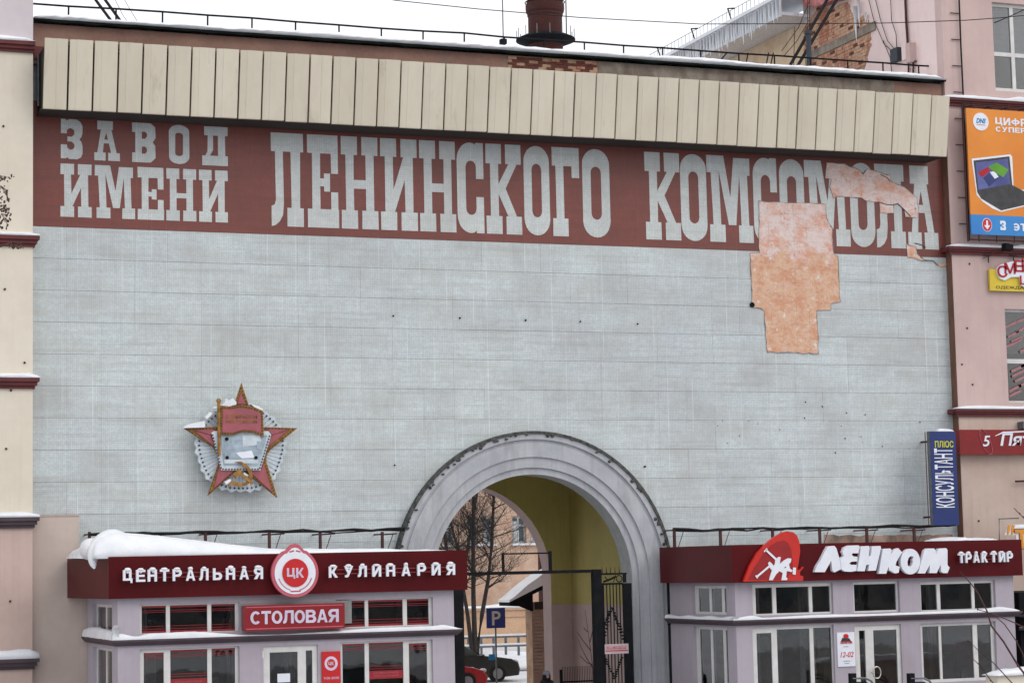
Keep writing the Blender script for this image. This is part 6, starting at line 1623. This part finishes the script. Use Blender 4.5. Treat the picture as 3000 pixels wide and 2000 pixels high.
# cars
def car(nm, label, loc, L, Wd, Ht, prof_body, prof_cab, paint, heading=1):
    """side profiles are (x,z) fractions, nose towards +x"""
    root = thing(nm, label, 'car', loc)
    X, Y, Z = loc
    def pt(f_): return [(X+(a_-.5)*L*heading, b_*Ht) for a_, b_ in f_]
    def loft(poly, secs, m, name):
        mb = MB(); n_ = len(poly)
        for (yo, inset, zs) in secs:
            cxm = sum(p[0] for p in poly)/n_; 
            for p in poly: mb.v.append((cxm+(p[0]-cxm)*(1-inset), Y+yo, p[1]*zs+Z))
        for i in range(len(secs)-1):
            for j in range(n_):
                j2 = (j+1) % n_; mb.f.append((i*n_+j, i*n_+j2, (i+1)*n_+j2, (i+1)*n_+j))
        mb.f.append(tuple(range(n_-1, -1, -1))); mb.f.append(tuple((len(secs)-1)*n_+j for j in range(n_)))
        o = mb.build(name, m, root, smooth=False); return o
    w = Wd/2
    loft(pt(prof_body), [(-w, .03, .99), (-w*.94, .0, 1), (w*.94, 0, 1), (w, .03, .99)], paint, 'body')
    loft(pt(prof_cab), [(-w*.80, .06, .985), (-w*.74, .02, 1), (w*.74, .02, 1), (w*.80, .06, .985)], paint, 'roof')
    glassm = MAT['dark_glass']
    c = pt(prof_cab); zl = min(p[1] for p in c)
    q = [((p[0]-X)*.93+X, zl+(p[1]-zl)*.86+.02) for p in c]
    for s_ in (-1, 1): MB().prism([q], Y+s_*w*.835-.01, Y+s_*w*.835+.01).build('side_window', glassm, root)
    xs = sorted(c, key=lambda p: p[0]*heading)
    # windscreen: slanted quad just proud of the front of the cabin
    f_hi = max([p for p in c if p[1] > zl+.6*(max(q_[1] for q_ in c)-zl)], key=lambda p: p[0]*heading); f_lo = max(c, key=lambda p: p[0]*heading)
    mb = MB(); e = .025*heading
    mb.quad((f_lo[0]+e, Y-w*.72, f_lo[1]+.03), (f_lo[0]+e, Y+w*.72, f_lo[1]+.03), (f_hi[0]+e, Y+w*.62, f_hi[1]-.04), (f_hi[0]+e, Y-w*.62, f_hi[1]-.04))
    mb.build('windscreen', plain('windscreen_glass', S(150, 160, 168), scale=1, rough=.1), root)
    for wxp in (.19, .80):
        for s_ in (-1, 1):
            x = X+(wxp-.5)*L*heading; y = Y+s_*(w-.09); r_ = .33
            t = MB().tube([(x, y-.1, Z+r_), (x, y+.1, Z+r_)], r_, 20).build('wheel', MAT['tyre'], root)
            MB().tube([(x, y+s_*.1, Z+r_), (x, y+s_*.112, Z+r_)], r_*.62, 14).build('rim', MAT['rim'], t)
    xn = X+.485*L*heading
    for s_ in (-1, 1):
        MB().ball((xn-.06*heading, Y+s_*w*.72, Z+Ht*.47), .13, .17, .08, 10, 6).build('headlight', MAT['lamp'], root)
        MB().ball((X+.17*L*heading, Y+s_*(w+.08), Z+Ht*.64), .07, .1, .07, 8, 5).build('mirror', paint, root)
    B(xn-.05, xn+.03, Y-w*.5, Y+w*.5, Z+Ht*.25, Z+Ht*.38).build('grille', MAT['black'], root)
    return root
body1 = [(.0,.16),(.02,.5),(.03,.62),(.62,.66),(.80,.60),(.93,.54),(.985,.46),(1,.30),(.99,.15),(.86,.12),(.14,.12)]
cab1 = [(.02,.61),(.08,.93),(.25,1.0),(.42,.985),(.53,.90),(.68,.63)]
cb = W(1512, 1985, 26)
car('parked_car', 'black parked car facing right beyond the arch, behind the red one', (cb.x-2.35, 26.5, 0), 4.75, 1.9, 1.62, body1, cab1, MAT['car_black'])
cr_ = W(1425, 1995, 21)
body2 = [(.0,.18),(.02,.5),(.05,.60),(.68,.62),(.85,.56),(.95,.48),(1,.34),(.99,.17),(.86,.12),(.14,.12)]
cab2 = [(.06,.59),(.10,.80),(.22,.96),(.40,1.0),(.54,.96),(.66,.82),(.80,.58)]
car('parked_car', 'red parked hatchback facing right beyond the arch, nearest the black pillar', (cr_.x-2.0, 21.7, 0), 4.05, 1.72, 1.50, body2, cab2, MAT['car_red'])

# person (only the hat and face rise into view)
def person(loc, h=1.66):
    x, y, z = loc
    root = thing('person', 'person in dark coat and grey knit hat walking in the passage', 'person', loc)
    me = bpy.data.meshes.new('body'); s = h/1.75
    V = {'pel':(0,0,.95),'wai':(0,0,1.08),'che':(0,.0,1.32),'nb':(0,0,1.46),'nk':(0,-.01,1.53),'hd':(0,-.02,1.62),'ht':(0,-.01,1.70),
         'ls':(-.19,0,1.42),'le':(-.24,.02,1.14),'lw':(-.22,-.10,.92),'lh':(-.21,-.14,.84),'rs':(.19,0,1.42),'re':(.24,.03,1.14),'rw':(.22,-.06,.90),'rh':(.21,-.09,.82),
         'lhp':(-.10,0,.90),'lk':(-.11,-.10,.50),'la':(-.11,.04,.09),'lt':(-.11,-.10,.04),'rhp':(.10,0,.90),'rk':(.11,.04,.49),'ra':(.11,.20,.10),'rt':(.11,.07,.04)}
    Rr = {'pel':.16,'wai':.15,'che':.17,'nb':.10,'nk':.06,'hd':.085,'ht':.07,'ls':.075,'le':.06,'lw':.042,'lh':.045,'rs':.075,'re':.06,'rw':.042,'rh':.045,'lhp':.10,'lk':.075,'la':.05,'lt':.045,'rhp':.10,'rk':.075,'ra':.05,'rt':.045}
    Ed = [('pel','wai'),('wai','che'),('che','nb'),('nb','nk'),('nk','hd'),('hd','ht'),('nb','ls'),('ls','le'),('le','lw'),('lw','lh'),('nb','rs'),('rs','re'),('re','rw'),('rw','rh'),('pel','lhp'),('lhp','lk'),('lk','la'),('la','lt'),('pel','rhp'),('rhp','rk'),('rk','ra'),('ra','rt')]
    ks = list(V); me.from_pydata([tuple(c_*s for c_ in V[k_]) for k_ in ks], [(ks.index(a_), ks.index(b_)) for a_, b_ in Ed], [])
    me.materials.append(MAT['coat'])
    o = bpy.data.objects.new('body', me); COL.objects.link(o); o.parent = root
    sk = o.modifiers.new('skin', 'SKIN'); 
    for i, k_ in enumerate(ks): 
        sv = me.skin_vertices[0].data[i] if me.skin_vertices else None
        if sv: sv.radius = (Rr[k_]*s, Rr[k_]*s); sv.use_root = (k_ == 'pel')
    ss = o.modifiers.new('sub', 'SUBSURF'); ss.levels = 1; ss.render_levels = 2
    hz_ = 1.615*s
    MB().ball((x, y-.03, z+hz_), .078, .092, .115, 16, 10).ball((x, y-.125, z+hz_-.01), .014, .022, .02, 8, 5).ball((x-.08, y-.02, z+hz_), .012, .022, .03, 8, 5).ball((x+.08, y-.02, z+hz_), .012, .022, .03, 8, 5).build('head', MAT['skin'], root, smooth=True)
    mb = MB()
    for s_ in (-1, 1): mb.ball((x+s_*.03, y-.112, z+hz_+.02), .011, .008, .007, 8, 5)
    mb.build('eyes', MAT['black'], root)
    MB().ball((x, y-.115, z+hz_-.055), .026, .01, .007, 8, 5).build('mouth', MAT['red_black'], root)
    MB().lathe((x, y+.005), [(.115, z+hz_-.16), (.12, z+hz_-.02), (.112, z+hz_+.04), (.095, z+hz_+.055)], 16).build('hood', MAT['hood'], root, smooth=True)
    MB().lathe((x, y-.015), [(.106, z+hz_+.045), (.108, z+hz_+.075), (.10, z+hz_+.11), (.075, z+hz_+.145), (.03, z+hz_+.162), (.001, z+hz_+.165)], 18).build('hat', MAT['hat'], root, smooth=True)
    return root
pw_ = W(1601, 1984, 3.0)
person((pw_.x, 3.0, 0), max(1.5, pw_.z/1.785*1.75))

# unseen block, trees and cars added across the street for pane reflections
ob = thing('reflection_block', 'grey block across the street, unseen, added for the panes to reflect', 'building', (60, -100, 0))
B(-10, 130, -112, -100, 0, 12).build('wall', plain('grey_plaster', S(130, 126, 122), S(104, 100, 98), scale=.3, rough=.9), ob)
for i in range(28):
    for z_ in (1.2, 4.6, 8.0): B(-6+i*4.8, -3.8+i*4.8, -100.0+.001, -99.9, z_, z_+1.9).build('window', MAT['dark_glass'], ob)
for i, (x, y) in enumerate([(19, -58), (27, -70), (36, -63), (52, -66), (60, -59), (69, -68), (78, -61)]):
    rnd = random.Random(100+i); q = thing('street_tree', 'bare street tree behind the viewer, %s, added for the panes to mirror' % ['first', 'second', 'third', 'fourth', 'fifth', 'sixth', 'seventh'][i], 'tree', (x, y, 0))
    tree(q, [([(x, y, 0), (x+.2, y, 3), (x-.1, y, 7), (x+.3, y, 11)], .22, .06)], MAT['bark'], rnd, 2, 1.4, 1.0)
for i, (x, pnt, lab) in enumerate([(21, 'car_black', 'black car parked on the street before the canteen, unseen, added for reflections'), (28, 'rim', 'silver car parked on the street between the pavilions, unseen, added for reflections'), (47, 'car_black', 'black car parked on the street before the tavern, unseen, added for reflections'), (54, 'car_red', 'red car parked on the street before the tavern, unseen, added for reflections')]):
    car('parked_car', lab, (x, -21, 0), 4.4, 1.75, 1.5, body1, cab1, MAT[pnt])

# ================================================================== RIGHT FOREGROUND BITS
sy = -9
wl = thing('stair_parapet', 'pale low parapet wall topped with snow at lower right corner', 'wall', (wx(2965, 1990, sy), sy, 0))
xw = wx(2922, 1985, sy); zt_ = wz(2960, 1977, sy)
B(xw, xw+4, sy, sy+.5, 0, zt_).build('wall', MAT['cream'], wl)
snow_mesh([(xw-.08, .04), (xw+.3, .12), (xw+1, .16), (xw+4.1, .15)], sy-.08, sy+.55, zt_, n=30, seed=80).build('snow', MAT['snow'], wl, smooth=True)
dk = thing('dark_shopfront', 'dark recessed shopfront with snowy sill at the far right edge', 'shopfront', (34.5, -3, 0))
xs_ = wx(2990, 1850, -3.2)
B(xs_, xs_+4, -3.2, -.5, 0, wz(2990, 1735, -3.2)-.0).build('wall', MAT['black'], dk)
B(xs_-.05, xs_+4, -3.5, -3.201, wz(2990, 1845, -3.2), wz(2990, 1838, -3.2)).build('sill', MAT['metal'], dk)
snow_mesh([(xs_-.05, .06), (xs_+4, .08)], -3.5, -3.2, wz(2990, 1838, -3.2), n=12, seed=81).build('snow', MAT['snow'], dk, smooth=True)
B(xs_-.05, xs_+4, -3.5, -3.201, wz(2990, 1806, -3.2), wz(2990, 1800, -3.2)).build('sill', MAT['metal'], dk)

# street sapling in front at lower right
fy3 = -34
sp_ = thing('street_sapling', 'reddish leafless sapling branches crossing the lower right corner', 'tree', (*(W(3150, 2300, fy3).x, fy3, 0),))
rt = W(3150, 2300, fy3)
mb = MB()
mb.tube([(rt.x, fy3, 0), (*W(3120, 2400, fy3),), (*W(3060, 2120, fy3),)], [.035, .026, .02], 7)
mb.build('trunk', MAT['twig'], sp_)
mb = MB(); mb2 = MB(); rr = random.Random(6)
BR = [([(3060,2120),(3000,1970),(2983.6,1949.6),(2940,1878),(2904.5,1832),(2891.8,1789),(2863.7,1732.7),(2843,1707),(2828,1690),(2812.7,1674)], .0135, .004),
      ([(3100,1880),(3000,1837),(2976,1824.5),(2922,1801.6),(2893,1792),(2866,1785)], .008, .004),
      ([(3060,2120),(3000,1921.5),(2978.5,1878),(2942.8,1827),(2918,1806),(2894,1794)], .008, .004),
      ([(3060,2120),(2965.8,2000),(2909.7,1939),(2868.8,1906),(2838,1875.6)], .008, .003),
      ([(3060,2120),(2960,2050),(2904.5,1993),(2868,1945),(2843,1921.5),(2807.6,1893)], .008, .003),
      ([(3100,1600),(2998,1515),(2985,1502),(2970,1487)], .006, .004)]
for pts, r0, r1__ in BR:
    P_ = [(*W(a_, b_, fy3),) for a_, b_ in pts]; n_ = len(P_)
    mb.tube(P_, [r0+(r1__-r0)*i/(n_-1) for i in range(n_)], 5)
    for q in P_[1:]:
        if rr.random() < .8: mb2.ball((q[0]+rr.uniform(-.01, .01), q[1], q[2]+rr.uniform(-.01, .01)), .010, .010, .012, 6, 4)
mb.tube([(*W(3100, 1880, fy3),), (*W(3130, 2350, fy3),)], .01, 5).tube([(*W(3100, 1600, fy3),), (*W(3100, 1880, fy3),)], [.007, .01], 5)
mb.build('branches', MAT['twig'], sp_); mb2.build('buds', MAT['twig'], sp_)
# seed-laden branch at left
fy4 = -36
lt = thing('street_tree', 'dry brown seed clusters on a thin tree at the left edge', 'tree', (*(W(-260, 2500, fy4).x, fy4, 0),))
r0 = W(-260, 2500, fy4)
MB().tube([(r0.x, fy4, 0), (*W(-260, 1500, fy4),), (*W(-220, 700, fy4),), (*W(-180, 300, fy4),)], [.10, .08, .05, .03], 8).build('trunk', MAT['bark'], lt)
mb = MB(); ks = MB(); rr = random.Random(8)
for (pts, cl) in (([(-220,760),(-100,640),(-30,560),(0,530),(10,523)], (8, 523, 34, 9)), ([(-220,800),(-60,640),(-10,590),(8,575)], (8, 570, 20, 26)), ([(-220,860),(-50,720),(0,655),(12,640)], (10, 648, 22, 22)), ([(-220,900),(-60,760),(0,722),(30,712)], (42, 718, 26, 10)), ([(-220,800),(-60,660),(0,615),(10,610)], (14, 612, 14, 12))):
    mb.tube([(*W(a_, b_, fy4),) for a_, b_ in pts], [.012-.002*i for i in range(len(pts))], 4)
    cx_, cy_, rx_, ry_ = cl
    for k_ in range(26):
        a_, b_ = cx_+rr.uniform(-1, 1)*rx_, cy_+rr.uniform(-1, 1)*ry_
        q = W(a_, b_, fy4+rr.uniform(-.15, .15)); ks.ball((q.x, q.y, q.z), rr.uniform(.004, .010), .004, rr.uniform(.006, .014), 5, 4, .2, k_)
        if k_ % 4 == 0: q0 = W(cx_-rx_*.3, cy_-ry_, fy4); mb.tube([(q0.x, q0.y, q0.z), (q.x, q.y, q.z)], .0025, 3)
mb.build('branches', MAT['twig'], lt); ks.build('seed_clusters', MAT['key'], lt, kind='stuff')

# repeated kinds share a group phrase
GRP = {'thick_cable': 'thick black cables on the roof', 'handrail': 'handrails at the tavern steps', 'snow_bank': 'snow banks in the yard', 'switch_box': 'pink switch boxes on the side wall',
       'bare_tree': 'bare trees in the yard', 'street_tree': 'street trees', 'parked_car': 'parked cars', 'sign_bracket': 'rusty sign brackets under the ledge', 'fascia_lettering': 'snow-capped letter rows on the fascias',
       'cable_rack': 'cable racks above the pavilions', 'stay_wires': 'thin wires on the roof', 'overhead_wire': 'overhead wires'}
for o in bpy.data.objects:
    b_ = o.name.split('.')[0]
    if o.parent is None and b_ in GRP and o.get('label') and 'group' not in o: o['group'] = GRP[b_]
scene.render.engine = 'CYCLES'
